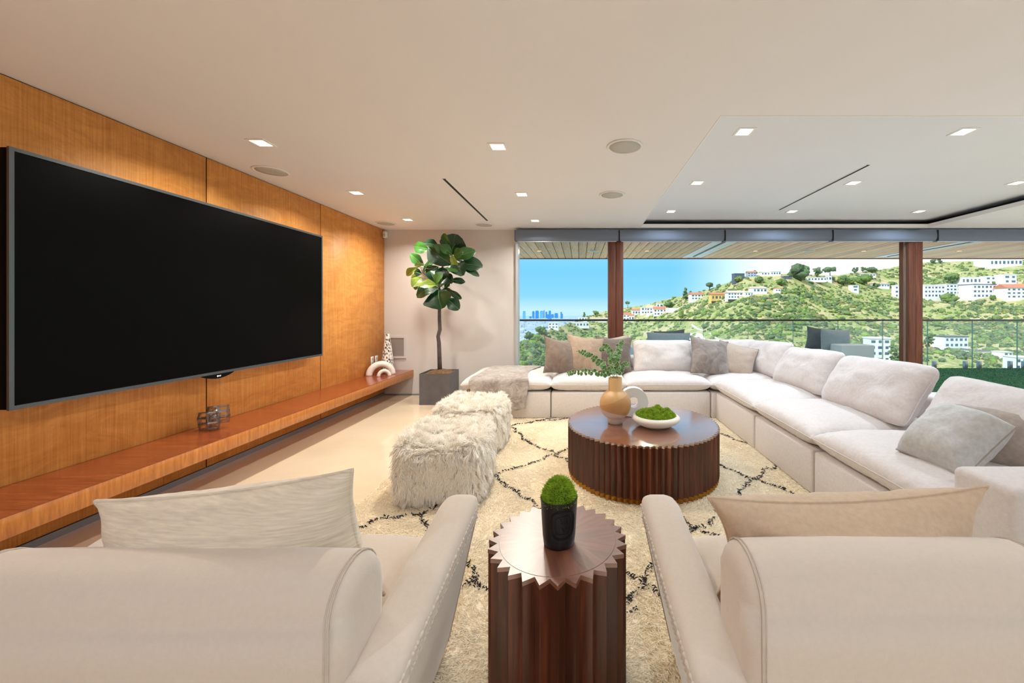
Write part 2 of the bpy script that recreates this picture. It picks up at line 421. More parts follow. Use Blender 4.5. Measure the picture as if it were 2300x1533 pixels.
def throw_mat():
    m, nt, b = base_mat('faux_fur_throw'); v = coords(nt)
    f = noise_node(nt, v, 9, 6, 0.65, 1.0)
    nt.links.new(ramp(nt, f, [(0.3, lin(136, 122, 112)), (0.5, lin(178, 166, 158)), (0.7, lin(206, 198, 192))]), b.inputs['Base Color'])
    b.inputs['Roughness'].default_value = 0.95; b.inputs['Sheen Weight'].default_value = 0.5
    add_bump(nt, b, noise_node(nt, v, 70, 5, 0.7), 0.7, 0.02)
    add_bump(nt, b, f, 0.6, 0.03)
    return m
MAT['throw'] = throw_mat()
def dropvase_mat():
    m, nt, b = base_mat('ink_drop_vase'); v = coords(nt, (1, 1, 0.33))
    vo = nt.nodes.new('ShaderNodeTexVoronoi'); vo.inputs['Scale'].default_value = 72; vo.inputs['Randomness'].default_value = 0.8
    nt.links.new(v, vo.inputs['Vector'])
    nt.links.new(ramp(nt, vo.outputs['Distance'], [(0.40, lin(24, 20, 20)), (0.46, lin(238, 232, 226))]), b.inputs['Base Color'])
    b.inputs['Roughness'].default_value = 0.4
    return m
MAT['dropvase'] = dropvase_mat()
def glaze_mat():
    m, nt, b = base_mat('two_tone_glaze')
    tc = nt.nodes.new('ShaderNodeTexCoord'); sp = nt.nodes.new('ShaderNodeSeparateXYZ'); nt.links.new(tc.outputs['Object'], sp.inputs[0])
    def plane(a, bx, off):     # 1 above the slanted glaze line
        mu = nt.nodes.new('ShaderNodeMath'); mu.operation = 'MULTIPLY_ADD'; mu.inputs[1].default_value = a; mu.inputs[2].default_value = -off
        nt.links.new(sp.outputs['X'], mu.inputs[0])
        ad = nt.nodes.new('ShaderNodeMath'); ad.operation = 'ADD'; nt.links.new(mu.outputs[0], ad.inputs[0]); nt.links.new(sp.outputs['Z'], ad.inputs[1])
        mr = nt.nodes.new('ShaderNodeMapRange'); mr.inputs['From Min'].default_value = -0.002; mr.inputs['From Max'].default_value = 0.002
        nt.links.new(ad.outputs[0], mr.inputs['Value']); return mr.outputs[0]
    c = mixc(nt, plane(0.22, 0, 0.092), lin(196, 176, 164), lin(186, 140, 88))
    c = mixc(nt, plane(-0.40, 0, 0.19), c, lin(202, 160, 106))
    nt.links.new(c, b.inputs['Base Color']); b.inputs['Roughness'].default_value = 0.42
    add_bump(nt, b, noise_node(nt, coords(nt), 160, 3), 0.08, 0.003)
    return m
MAT['glaze'] = glaze_mat()

# ------------------------------------------------------------------ room shell
XW, YW, ZC, ZT = -2.90, 5.705, 2.447, 2.565            # media wall, window wall, ceiling, raised ceiling
XR, YB = 10.0, -4.6
def struct(name, me, mat, parent=None):
    o = link(name, me, mat, parent)
    if parent is None: o['kind'] = 'structure'
    return o

struct('floor', box(-3.1, XR+0.2, YB-0.2, 5.86, -0.25, 0), MAT['floor'])
ceil = struct('ceiling', boxes([(-3.1, 0.865, YB-0.2, 5.86, ZC, 2.75), (0.865, XR+0.2, YB-0.2, 2.36, ZC, 2.75),
                         (0.865, XR+0.2, 5.535, 5.86, ZC, ZC+0.05), (5.0, XR+0.2, 2.36, 5.535, ZC, ZC+0.05)]), MAT['ceiling'])
link('raised_panel', box(0.8655, XR+0.2, 2.3605, 5.86, ZT, 2.75), MAT['ceiling_cool_lit'], ceil)
link('corner_bead', boxes([(0.857, 0.867, 2.352, 5.535, ZC-0.0025, ZC+0.002), (0.867, XR, 2.352, 2.362, ZC-0.0025, ZC+0.002)]), MAT['white'], ceil)
struct('cove_shade_strip', boxes([(0.87, 5.2, 5.545, 5.70, ZC+0.0501, ZC+0.056), (0.87, 5.3, 5.69, 5.70, ZC+0.056, ZT-0.001), (5.01, 5.2, 2.37, 5.70, ZC+0.0501, ZC+0.056),
                        (5.19, 5.2, 2.37, 5.69, ZC+0.056, ZT-0.001)]), MAT['cove'])  # dark strips that paint the shade of the cove recess
wl = struct('wall_left', box(-3.1, XW-0.008, YB, 5.86, 0, ZC), MAT['slot'])
seams = [YB, -3.56, -2.25, -0.94, 0.37, 1.68, 2.99, 4.303, YW]
for a, b in zip(seams[:-1], seams[1:]):
    link('wood_panel', box(-0.007, 0.0, 0.005, b-a-0.005, 0, ZC-0.05, 0.001, 1), MAT['panel'], wl, (XW, a, 0.044))
struct('wall_back', box(-3.1, -0.945, YW, 5.86, 0, ZC), MAT['wallpaint'])
struct('wall_rear', box(-3.1, XR+0.2, YB-0.2, YB, 0, ZC), MAT['wallpaint'])
struct('wall_right', boxes([(XR, XR+0.2, YB, -1.5, 0, ZC), (XR, XR+0.2, 5.5, 5.86, 0, ZC), (XR, XR+0.2, -1.5, 5.5, 2.3, ZC)]), MAT['wallpaint'])
w2 = struct('added_side_window', boxes([(XR+0.06, XR+0.14, -1.5, 5.5, 0, 0.05), (XR+0.06, XR+0.14, -1.5, 5.5, 2.25, 2.3), (XR+0.06, XR+0.14, 1.97, 2.03, 0.05, 2.25)]), MAT['alum'])  # unseen window, added to bring daylight in from the right
link('pane', box(XR+0.096, XR+0.104, -1.5, 5.5, 0.05, 2.25), MAT['pane'], w2)
struct('baseboard_left', box(XW-0.02, XW+0.006, YB, YW, 0, 0.04), MAT['trimgrey'])
struct('baseboard_back', box(XW+0.01, -0.95, YW-0.008, YW, 0, 0.022), MAT['trimgrey'])
struct('roof', boxes([(-3.3, XR+0.4, YB-0.4, 8.86, 2.76, 2.95), (-2.2, XR+2.4, 5.9, 8.8, 2.5, 2.75)]), MAT['white'])

# window wall: fixed light, door posts, door leaves
w1 = struct('window_1', boxes([(-0.945, -0.91, 5.64, 5.80, 0, 2.40), (-0.91, 0.41, 5.66, 5.78, 0, 0.05), (-0.91, 0.41, 5.66, 5.78, 2.34, 2.447)]), MAT['alum'])
link('pane', box(-0.91, 0.414, 5.715, 5.723, 0.05, 2.34), MAT['pane'], w1)
d1 = struct('door_1', boxes([(0.628, 4.784, 5.66, 5.78, 2.30, 2.447), (0.628, 4.784, 5.66, 5.78, 0, 0.03)]), MAT['alum'])
link('pane', box(0.628, 4.784, 5.715, 5.723, 0.03, 2.30), MAT['pane'], d1)
d2 = struct('door_2', boxes([(4.985, XR, 5.66, 5.78, 2.30, 2.447), (4.985, XR, 5.66, 5.78, 0, 0.03)]), MAT['alum'])
link('pane', box(4.985, XR, 5.715, 5.723, 0.03, 2.30), MAT['pane'], d2)
p1 = struct('trim_2', box(0.414, 0.519, 5.60, 5.78, 0, 2.40, 0.003, 1), MAT['mahogany'])
link('stile', box(0.523, 0.628, 5.60, 5.78, 0, 2.40, 0.003, 1), MAT['mahogany'], p1)
p2 = struct('trim_3', box(4.784, 4.880, 5.60, 5.66, 0, 2.40, 0.003, 1), MAT['mahogany'])
link('stile', box(4.884, 4.985, 5.60, 5.66, 0, 2.40, 0.003, 1), MAT['mahogany'], p2)
link('stile', box(4.784, 4.985, 5.664, 5.71, 0, 2.40, 0.003, 1), MAT['weathered'], p2)
link('stile', box(4.784, 4.985, 5.714, 5.78, 0, 2.40, 0.003, 1), MAT['mahogany'], p2)

# blind cassettes along the window head
joints = [-0.945, 0.563, 2.085, 3.638, 5.147, 6.66, 8.17, 9.68]
def cassette(x0, x1, label):
    t = thing('blind_cassette', ((x0+x1)/2, 5.55, 2.262), label, 'blind', 'roller blind cassettes over the windows')
    prof = [(0.13, 0.148), (0.0, 0.148)]
    prof += [(0.0-0.012*math.sin(PI*k/6), 0.148-0.148*k/6) for k in range(1, 6)] + [(0.012, 0.0), (0.13, 0.0)]
    w = (x1-x0)/2-0.006; n = len(prof); vs = []
    for x in (-w, w): vs += [(x, y, z) for y, z in prof]
    fs = [tuple(range(n)), tuple(range(2*n-1, n-1, -1))]+[(i, (i+1) % n, n+(i+1) % n, n+i) for i in range(n)]
    link('housing', bm_from(vs, fs), MAT['blind'], t)
    for s in (-1, 1): link('end_cap', box(s*w-0.003, s*w+0.003, -0.016, 0.13, -0.003, 0.15), MAT['darkmetal'], t)
    link('bottom_bar', box(-w+0.03, w-0.03, 0.03, 0.055, -0.012, -0.001), MAT['alum'], t)
def bm_from(vs, fs):
    bm = bmesh.new(); V = [bm.verts.new(v) for v in vs]
    for f in fs: bm.faces.new([V[i] for i in f])
    return bm_mesh(bm)
for i, (a, b) in enumerate(zip(joints[:-1], joints[1:])):
    cassette(a, b, ['grey roller blind cassette butting against the white wall by the fig tree',
                    'grey roller blind cassette just right of the narrow double mahogany post',
                    'grey roller blind cassette midway between the two mahogany posts',
                    'grey roller blind cassette running up to the thick mahogany post',
                    'grey roller blind cassette directly right of the thick mahogany post'][i] if i < 5 else ['grey roller blind cassette second beyond the thick mahogany post', 'grey roller blind cassette last before the side wall'][i-5])

# ------------------------------------------------------------------ ceiling fittings
def downlight(x, y, z, label, group, power=LAMP_W, s=0.095, col=LAMP_COL):
    t = thing('downlight', (x, y, z), label, 'downlight', group)
    o = s/2; w = 0.017
    link('trim_frame', boxes([(-o-w, o+w, -o-w, -o, -0.006, -0.0002), (-o-w, o+w, o, o+w, -0.006, -0.0002), (-o-w, -o, -o, o, -0.006, -0.0002), (o, o+w, -o, o, -0.006, -0.0002)]), MAT['white'], t)
    link('lamp_plate', box(-o, o, -o, o, -0.003, -0.0002), MAT['lamp'], t)
    ld = bpy.data.lights.new('downlight_lamp', 'AREA'); ld.shape = 'SQUARE'; ld.size = s*0.9; ld.energy = power; ld.color = col; ld.spread = math.radians(150)
    lo = bpy.data.objects.new('downlight_lamp', ld); COL.objects.link(lo); lo.parent = t; lo.location = (0, 0, -0.012)
MAT['lamp'] = emit('warm_lamp', (1.0, 0.86, 0.62, 1), 6.0)
gl_ = 'square ceiling downlights'
rows = ['nearest the television screen end', 'midway along the media wall', 'beside the fig tree corner']
for k, (y, lab) in enumerate(((2.73, 'above the long wood shelf near the television'), (3.892, 'above the wood shelf past the television'), (5.048, 'in the corner above the fig tree'))):
    downlight(-2.261, y, ZC, 'square warm recessed downlight '+lab, gl_)
for y, lab in ((2.795, 'above the white fur poufs beside a round speaker'), (3.947, 'beside the black slot diffuser'), (5.107, 'in front of the first blind cassette')):
    downlight(-0.597, y, ZC, 'square warm recessed downlight '+lab, gl_)
for x, nm in ((1.20, 'column along the low ceiling edge'), (2.80, 'middle column'), (4.476, 'column toward the thick post')):
    for y, lab in ((2.815, 'row farthest from the windows'), (3.947, 'middle row'), (5.085, 'row along the windows')):
        downlight(x, y, ZT, 'square raised ceiling downlight, %s, %s' % (lab, nm), gl_, 9.5, 0.095, LAMP_NEUTRAL)
for x in (-1.9, 0.2, 2.4, 4.6, 6.8, 8.6):  # unseen lamps, added to light the room from behind
    for y in (-0.7, -2.6):
        downlight(x, y, ZC, 'added unseen downlight in the ceiling behind the armchairs', 'added downlights behind the armchairs', 14.0, 0.095, (0.76, 0.87, 1.0))
for x in (6.4, 8.4):
    for y in (2.0, 4.2):
        downlight(x, y, ZC, 'square recessed downlight in the ceiling beyond the raised tray', 'downlights beyond the raised ceiling', 17.0, 0.095, LAMP_NEUTRAL)

def ceiling_speaker(x, y, z, r, label, group='round ceiling speakers'):
    t = thing('ceiling_speaker', (x, y, z), label, 'speaker', group)
    link('rim', lathe([(r*0.84, -0.001), (r*0.86, -0.008), (r*0.97, -0.008), (r, -0.001)], 48), MAT['white'], t)
    link('mesh_cover', lathe([(r*0.83, -0.0005), (r*0.83, -0.005), (r*0.4, -0.006), (0.01, -0.006)], 48), MAT['speaker'], t)
ceiling_speaker(0.3235, 2.798, ZC, 0.133, 'round white ceiling speaker beside the raised ceiling edge, above the coffee table')
ceiling_speaker(0.3276, 3.964, ZC, 0.133, 'round white ceiling speaker beside the raised ceiling edge, nearer the windows')
ceiling_speaker(-2.64, 3.29, ZC, 0.133, 'round ceiling speaker over the wood wall above the television')
ceiling_speaker(-2.66, 5.27, ZC, 0.133, 'round ceiling speaker in the corner by the motion sensor')
ceiling_speaker(-1.338, 5.357, ZC, 0.133, 'round ceiling speaker at the end of the black slot, beside the fig tree')
def slot(x, y0, y1, z, label, tilt=0):
    t = thing('slot_diffuser', (x, (y0+y1)/2, z), label, 'air vent', 'black linear slot diffusers')
    L = (y1-y0)/2
    link('slot', box(-0.014, 0.014, -L, L, -0.003, -0.0002), MAT['slot'], t)
    link('flange', boxes([(-0.020, -0.014, -L, L, -0.005, -0.0002), (0.014, 0.020, -L, L, -0.005, -0.0002)]), MAT['white'], t)
slot(-1.23, 3.483, 5.11, ZC, 'long black slot air diffuser in the low white ceiling')
# raised-ceiling slot: pixel ends (1950,370) and (1754,471)
slot((1950-CX)/(CY-370)*1.305, 1.305*F/(CY-370), 1.305*F/(CY-471), ZT, 'long black slot air diffuser in the raised ceiling')

t = thing('motion_sensor', (-2.868, 5.655, 2.365), 'small white motion sensor high in the wood wall corner', 'sensor')
link('housing', box(-0.027, 0.027, -0.02, 0.045, -0.045, 0.05, 0.012), MAT['white'], t)
link('lens', box(-0.018, 0.018, -0.024, -0.018, -0.03, 0.01, 0.002, 1), MAT['speaker'], t)
t = thing('air_return_grille', (-2.715, YW, 0.713), 'square white framed grey air grille low on the white wall', 'air vent')
link('frame', boxes([(-0.14, 0.14, -0.016, -0.0005, 0.135, 0.165), (-0.14, 0.14, -0.016, -0.0005, -0.165, -0.135), (-0.14, -0.11, -0.016, -0.0005, -0.135, 0.135), (0.11, 0.14, -0.016, -0.0005, -0.135, 0.135)]), MAT['wallpaint'], t)
link('grille_panel', box(-0.11, 0.11, -0.008, -0.0005, -0.135, 0.135), MAT['grille'], t)
for y, lab in ((5.366, 'further from the corner'), (5.478, 'closer to the corner')):
    t = thing('wall_outlet', (XW, y, 0.555), 'white wall outlet plate on the wood wall, '+lab, 'outlet', 'white outlets above the shelf')
    link('plate', box(0.0005, 0.006, -0.036, 0.036, -0.058, 0.058, 0.002, 1), MAT['white'], t)
    for s in (-1, 1): link('socket', box(0.006, 0.008, -0.016, 0.016, s*0.026-0.017, s*0.026+0.017, 0.001, 1), MAT['speaker'], t)

# ------------------------------------------------------------------ television
TX, TY0, TY1, TZ0, TZ1 = -2.76, 1.861, 4.13, 0.773, 2.053
t = thing('television', (TX, (TY0+TY1)/2, (TZ0+TZ1)/2), 'huge black flat screen television hung on the wood wall', 'television')
L, Hh = (TY1-TY0)/2, (TZ1-TZ0)/2
link('housing', box(-0.085, -0.012, -L+0.003, L-0.003, -Hh+0.003, Hh-0.003, 0.004, 2), MAT['tvback'], t)
link('screen', box(-0.012, -0.004, -L+0.018, L-0.018, -Hh+0.02, Hh-0.018), MAT['screen'], t)
link('bezel', boxes([(-0.012, 0, -L, L, Hh-0.018, Hh), (-0.012, 0, -L, L, -Hh, -Hh+0.020), (-0.012, 0, -L, -L+0.018, -Hh+0.02, Hh-0.018), (-0.012, 0, L-0.018, L, -Hh+0.02, Hh-0.018)]), MAT['bezel'], t)
link('wall_mount', box(XW-TX+0.001, -0.085, -0.4, 0.4, -0.3, 0.3), MAT['tvback'], t)
ty = 2.76*F/(CX-490)-(TY0+TY1)/2
n = 12; vs = []
for x in (-0.010, 0.006):
    vs += [(x, ty-0.13+0.26*k/n, -Hh-0.032*math.sin(PI*k/n)**0.8) for k in range(n+1)]+[(x, ty+0.13, -Hh+0.001), (x, ty-0.13, -Hh+0.001)]
m_ = n+3
lt = link('logo_tab', bm_from(vs, [tuple(range(m_)), tuple(range(2*m_-1, m_-1, -1))]+[(i, (i+1) % m_, m_+(i+1) % m_, m_+i) for i in range(m_)]), MAT['tvback'], t)
def text_obj(name, body, size, mat, parent, loc, rot, ext=0.0006):
    c = bpy.data.curves.new(name, 'FONT'); c.body = body; c.size = size; c.extrude = ext; c.align_x = 'CENTER'; c.align_y = 'CENTER'
    c.materials.append(mat); tmp = bpy.data.objects.new(name, c)
    me = bpy.data.meshes.new_from_object(tmp); bpy.data.objects.remove(tmp); bpy.data.curves.remove(c)
    return link(name, me, mat, parent, loc, rot)
text_obj('logo_lettering', 'LG', 0.014, MAT['logo'], lt, (0.0066, ty+0.008, -Hh-0.014), (PI/2, 0, PI/2))
link('logo_disc', tube([(0.0066, ty-0.010+0.005*math.cos(a*PI/6), -Hh-0.014+0.005*math.sin(a*PI/6)) for a in range(12)], 0.0012, 6, True), MAT['logo'], lt)

# ------------------------------------------------------------------ floating shelf
t = thing('floating_shelf', (XW, 0.5, 0.276), 'long floating wood shelf running below the television', 'shelf')
link('shelf_body', box(0.001, 0.434, -4.0, YW-0.5-0.001, 0, 0.094, 0.001, 1), MAT['shelf_edge'], t)
link('top_panel', box(0.001, 0.4335, -4.0, YW-0.5-0.001, 0.0945, 0.099), MAT['shelf_top'], t)
ZS = 0.276+0.099

# crystal sculpture
c0 = P(481, 962, 2.87)
t = thing('crystal_sculpture', (c0.x, c0.y, ZS), 'clear faceted crystal cube sculpture on the wood shelf', 'sculpture')
cube = box(-0.031, 0.031, -0.031, 0.031, -0.031, 0.031, 0.004, 1)
frame = []
for (ax) in range(3):
    for s1 in (-1, 1):
        for s2 in (-1, 1):
            lo = [0,0,0]; hi = [0,0,0]; b1, b2 = [i for i in range(3) if i != ax]
            lo[ax], hi[ax] = -0.034, 0.034; lo[b1], hi[b1] = s1*0.028-0.006, s1*0.028+0.006; lo[b2], hi[b2] = s2*0.028-0.006, s2*0.028+0.006
            frame.append((lo[0], hi[0], lo[1], hi[1], lo[2], hi[2]))
framem = boxes(frame)
R45 = Matrix.Rotation(0.62, 3, 'Z') @ Matrix.Rotation(0.62, 3, 'X')
for k, p in enumerate(((0,0,0), (1,0,0), (-1,0,0), (0,1,0), (0,-1,0), (0,0,1), (0,0,-1), (1,0,1), (-1,0,-1))):
    q = R45 @ (Vector(p)*0.052)
    link('crystal_block', cube if k % 3 == 0 else framem, MAT['crystal'], t, (q.x, q.y, q.z+0.086), R45.to_euler())

# drop-patterned vase, two arches
t = thing('tall_vase', (-2.715, 5.43, ZS), 'tall tapering white vase with black drop marks in the shelf corner', 'vase')
link('body', lathe([(0.074, 0), (0.082, 0.02), (0.083, 0.07), (0.078, 0.15), (0.066, 0.27), (0.048, 0.40), (0.034, 0.49), (0.026, 0.545), (0.024, 0.55), (0.018, 0.55), (0.018, 0.53)], 40), MAT['dropvase'], t)
def arch(name, a, b, r, h, label):
    a = Vector(a); b = Vector(b); c = (a+b)/2; L = (b-a).length/2
    t = thing(name, (c.x, c.y, ZS), label, 'sculpture', 'white arch ornaments', math.atan2(b.y-a.y, b.x-a.x))
    pts = [(L*math.cos(PI-PI*k/24), 0, (h-r)*math.sin(PI*k/24)) for k in range(25)]
    o = link('arch', tube(pts, r, 16), MAT['plaster'], t)
    for v in o.data.vertices: v.co.z = max(0.0, v.co.z)
arch('arch_sculpture', (-2.845, 5.19), (-2.60, 5.335), 0.041, 0.19, 'larger rough white plaster arch on the wood shelf')
arch('arch_sculpture', (-2.685, 5.13), (-2.575, 5.20), 0.023, 0.096, 'smaller white plaster arch standing before the larger arch')

# ------------------------------------------------------------------ fig tree in planter
t = thing('potted_fig_tree', (-1.935, 5.30, 0), 'fiddle leaf fig tree with dark leaves in a square grey planter', 'plant')
bm = bmesh.new(); add_box(bm, -0.20, 0.20, -0.19, 0.21, 0.0, 0.415)
top = max(bm.faces, key=lambda f: f.calc_center_median().z)
bmesh.ops.inset_individual(bm, faces=[top], thickness=0.02); bmesh.ops.inset_individual(bm, faces=[top], thickness=0.0005); bmesh.ops.translate(bm, verts=top.verts, vec=(0, 0, -0.05))
pl = link('planter', bm_mesh(bm), MAT['concrete'], t)
vs, fs = [], []; N = 22
for j in range(N+1):
    for i in range(N+1):
        u, v = -1+2*i/N, -1+2*j/N
        vs.append((u*0.178, 0.01+v*0.178, 0.398+0.05*(1-u*u)*(1-v*v)+0.012*nz(u*4, v*4, 3)+0.008*nz(u*11, v*11, 1)))
for j in range(N):
    for i in range(N): a = j*(N+1)+i; fs.append((a, a+1, a+N+2, a+N+1))
link('soil', mesh(vs, fs, True), MAT['soil'], t)
def loc(px, py, Y, o=(-1.935, 5.30, 0)):
    q = P(px, py, Y); return Vector((q.x-o[0], q.y-o[1], q.z-o[2]))
tp = [(988, 832, 5.30), (987, 800, 5.30), (986, 770, 5.30), (984, 755, 5.30), (988, 740, 5.31), (987, 715, 5.31), (987, 690, 5.30), (988, 660, 5.29), (985, 635, 5.28), (992, 605, 5.28), (1000, 575, 5.28)]
link('trunk', tube([loc(*q) for q in tp], [0.030, 0.028, 0.026, 0.025, 0.025, 0.023, 0.022, 0.018, 0.014, 0.011, 0.008], 10), MAT['bark'], t)
for q in ([(986, 640, 5.28), (965, 625, 5.26), (950, 612, 5.25), (945, 600, 5.25)], [(990, 615, 5.28), (1010, 598, 5.26), (1025, 590, 5.25)], [(996, 590, 5.28), (985, 570, 5.27), (980, 558, 5.27)], [(987, 660, 5.29), (978, 648, 5.22), (972, 640, 5.2)]):
    link('branch', tube([loc(*w) for w in q], 0.008, 6), MAT['bark'], t)
leaves = [((960,440),(1010,130),.85,'d'),((900,320),(810,130),.45,'o'),((720,330),(490,260),.55,'d'),((540,380),(300,330),.6,'o'),((930,620),(530,350),.5,'d'),
 ((940,450),(770,310),.5,'m'),((1010,520),(1355,400),.4,'m'),((1130,650),(1475,650),.55,'d'),((1160,720),(1415,812),.25,'d'),((950,920),(1180,932),.35,'d'),
 ((960,490),(1035,700),.35,'l'),((1020,580),(1125,810),.6,'d'),((445,640),(250,465),.45,'o'),((350,700),(148,825),.32,'l'),((455,635),(320,655),.4,'l'),
 ((470,760),(632,550),.25,'o'),((430,800),(295,770),.7,'d'),((345,870),(255,830),.5,'l'),((410,880),(285,1000),.5,'l'),((380,950),(300,1065),.7,'d'),
 ((690,1000),(408,985),.45,'l'),((690,970),(765,770),.55,'m'),((650,920),(590,740),.7,'d'),((690,1060),(335,1150),.65,'d'),((735,1110),(755,1380),1.05,'d'),
 ((890,1250),(1075,1405),.6,'d'),((920,1080),(1115,1238),.3,'d'),((800,1080),(945,1110),.5,'d'),((760,1020),(900,880),.7,'d'),((840,1040),(915,950),.5,'d'),
 ((840,820),(945,940),.5,'d'),((880,700),(1050,740),.6,'m'),((700,690),(530,810),.7,'d'),((800,640),(655,600),.35,'d'),((840,660),(965,590),.5,'d'),
 ((1010,500),(1130,410),.6,'m'),((1000,330),(1115,170),.6,'d'),((790,900),(800,690),.7,'d'),((900,460),(860,250),.6,'d'),((700,860),(560,900),.6,'d'),
 ((960,760),(1100,690),.6,'d'),((760,1090),(660,1260),.6,'d')]
random.seed(5)
def leaf_mesh(base, tip, wfrac, seed):
    rnd = random.Random(seed); ax = tip-base; Ln = ax.length; ax = ax/Ln
    view = Vector((0, -1, 0.25)).normalized()
    side = ax.cross(view).normalized(); side = Matrix.Rotation(rnd.uniform(-0.5, 0.5), 3, ax) @ side
    up = side.cross(ax).normalized()
    nU, nV = 10, 7; vs, fs = [], []
    for i in range(nU+1):
        s = i/nU
        w = (math.sin(PI*s**1.25)**0.62*(0.80+0.25*s))*wfrac*Ln*0.5 if 0 < i < nU else (0.002 if i == 0 else 0.10*wfrac*Ln)
        for j in range(nV):
            v = -1+2*j/(nV-1)
            wav = 0.05*Ln*math.sin(s*9+seed+v*2)*abs(v)**2
            p = base+ax*(Ln*s)+side*(v*w*(1+0.06*math.sin(s*14+seed)))+up*(0.10*Ln*math.sin(PI*s)-0.16*Ln*s*s+0.22*w*abs(v)+wav*0.5-0.02*Ln*(0 if abs(v) > 0.2 else 1)*math.sin(PI*s))
            vs.append(p)
    for i in range(nU):
        for j in range(nV-1): a = i*nV+j; fs.append((a, a+1, a+nV+1, a+nV))
    mid = [vs[i*nV+nV//2]+up*0.003 for i in range(nU+1)]
    return mesh(vs, fs, True), mid
for k, (b, tpx, wf, cls) in enumerate(leaves):
    Y0 = 5.28-(0.18 if cls in 'lm' else random.uniform(-0.10, 0.14)); Y1 = Y0-random.uniform(-0.06, 0.14)
    B = loc(890+b[0]/7.667, 510+b[1]/7.667, Y0); T = loc(890+tpx[0]/7.667, 510+tpx[1]/7.667, Y1); B = T+(B-T)*1.12
    me, mid = leaf_mesh(B, T, wf*1.45, k)
    lf = link('leaf', me, MAT[{'d':'fig_dark','m':'fig_mid','l':'fig_light','o':'fig_mid'}[cls]], t)
    link('midrib', tube(mid, [0.0035]*6+[0.002]*5, 5), MAT['fig_vein'], lf)
    near = min(tp[7:], key=lambda q: (q[0]-890-b[0]/7.667)**2+(q[1]-510-b[1]/7.667)**2)
    N_ = loc(*near); link('petiole', tube([N_, (N_+B)/2+Vector((0, 0, -0.01)), B], 0.0035, 5), MAT['leafstem'], lf)

# ------------------------------------------------------------------ rug
RX0, RX1, RY0, RY1, RZ = -1.43, 2.3, 0.25, 4.85, 0.024
t = thing('shag_rug', ((RX0+RX1)/2, (RY0+RY1)/2, 0), 'large cream shag rug with thin black diamond lines', 'rug')
rc = Vector(((RX0+RX1)/2, (RY0+RY1)/2, 0)); hw, hl = (RX1-RX0)/2, (RY1-RY0)/2
link('backing', box(-hw, hw, -hl, hl, 0.0005, RZ-0.008, 0.006, 2), MAT['rug'], t)
rng = np.random.default_rng(3)
NR = 210000
ux = rng.uniform(-hw, hw, NR); uy = hl-(2*hl)*rng.power(1.25, NR)
keep = (uy+rc.y > 0.9); ux, uy = ux[keep], uy[keep]; NR = len(ux)
ang = 2.5*np.sin(ux*3.1+uy*1.7)+1.5*np.sin(uy*5.3-ux*2.2)+rng.normal(0, 0.7, NR)
Lh = rng.uniform(0.012, 0.03, NR)
roots = np.stack([ux, uy, np.full(NR, RZ-0.009)], 1)
tips = roots+np.stack([np.cos(ang)*Lh, np.sin(ang)*Lh, rng.uniform(0.004, 0.013, NR)], 1)
mids = roots+np.stack([np.cos(ang)*Lh*0.3, np.sin(ang)*Lh*0.3, rng.uniform(0.008, 0.014, NR)], 1)
hair('pile', roots, mids, tips, 0.0017, MAT['pile'], t, 0.0008)
def fl(px, py, z=RZ):
    d = F*(HC-z)/(py-CY); return ((px-CX)/F*d, d)
A_, B_, C_, D_, E_, F_ = fl(1247, 1020), fl(1143, 957), fl(1112, 1068), fl(1696, 1074), fl(1075, 1300), fl(1440, 1305)
lines = [[B_, fl(1163, 970), fl(1187, 991), A_, fl(1274, 1033), (0.25, 2.75), (0.62, 2.25)], [B_, fl(1205, 944), (0.1, 4.7)], [B_, (-1.25, 4.65)],
 [fl(1205, 944), (0.0, 4.4)], [(0.55, 4.2), fl(1271, 1013), A_, fl(1155, 1051), C_], [C_, fl(1126, 1083), fl(1161, 1102), fl(1202, 1128), (0.0, 2.10), F_],
 [(0.95, 4.35), fl(1611, 968), fl(1650, 985), (1.6, 3.5)], [(0.6, 3.7), fl(1610, 1044), D_, fl(1760, 1096), fl(1826, 1123), (1.9, 2.1)],
 [(1.9, 3.45), fl(1731, 1051), D_, fl(1660, 1109), fl(1616, 1151), fl(1570, 1183), F_], [F_, fl(1418, 1355), (0.0, 1.35), E_], [E_, (-0.7, 2.0), fl(971, 1193), fl(946, 1155), C_],
 [fl(946, 1155), fl(873, 1159), fl(820, 1182), (-1.40, 1.95)], [E_, fl(1063, 1299), (-0.75, 1.45), (-1.1, 1.1)], [F_, (0.75, 1.3), (1.2, 0.9)], [(0.62, 2.25), (1.0, 1.75), (1.5, 1.2)], [(-1.4, 3.35), fl(1103, 1063), C_], [(-1.4, 3.35), (-1.1, 3.75), B_]]
rs = np.random.default_rng(9)
for ln in lines:
    R0, R1 = [], []
    for (x0, y0), (x1, y1) in zip(ln[:-1], ln[1:]):
        L = math.hypot(x1-x0, y1-y0); nst = int(L*330); dx, dy = (x1-x0)/L, (y1-y0)/L
        for k in range(nst):
            s = k/nst*L; wob = 0.018*math.sin(s*13+x0*7)+0.01*math.sin(s*31+y0)
            dens = 0.5+0.5*math.sin(s*42+x0*11)+0.5*math.sin(s*97+1)
            if rs.random() > 0.35+0.45*dens: continue
            x = x0+dx*s-dy*wob+rs.normal(0, 0.0055); y = y0+dy*s+dx*wob+rs.normal(0, 0.0055)
            if not (RX0+0.02 < x < RX1-0.02 and RY0 < y < RY1-0.02): continue
            a = math.atan2(dy, dx)+rs.normal(0, 0.9); q = rs.uniform(0.010, 0.022)
            R0.append((x-rc.x, y-rc.y, RZ-0.006)); R1.append((x-rc.x+math.cos(a)*q, y-rc.y+math.sin(a)*q, RZ+0.004))
    R0, R1 = np.array(R0), np.array(R1); hair('stitch_line', R0, (R0+R1)/2+np.array([0, 0, 0.008]), R1, 0.0026, MAT['stitch'], t, 0.0016)

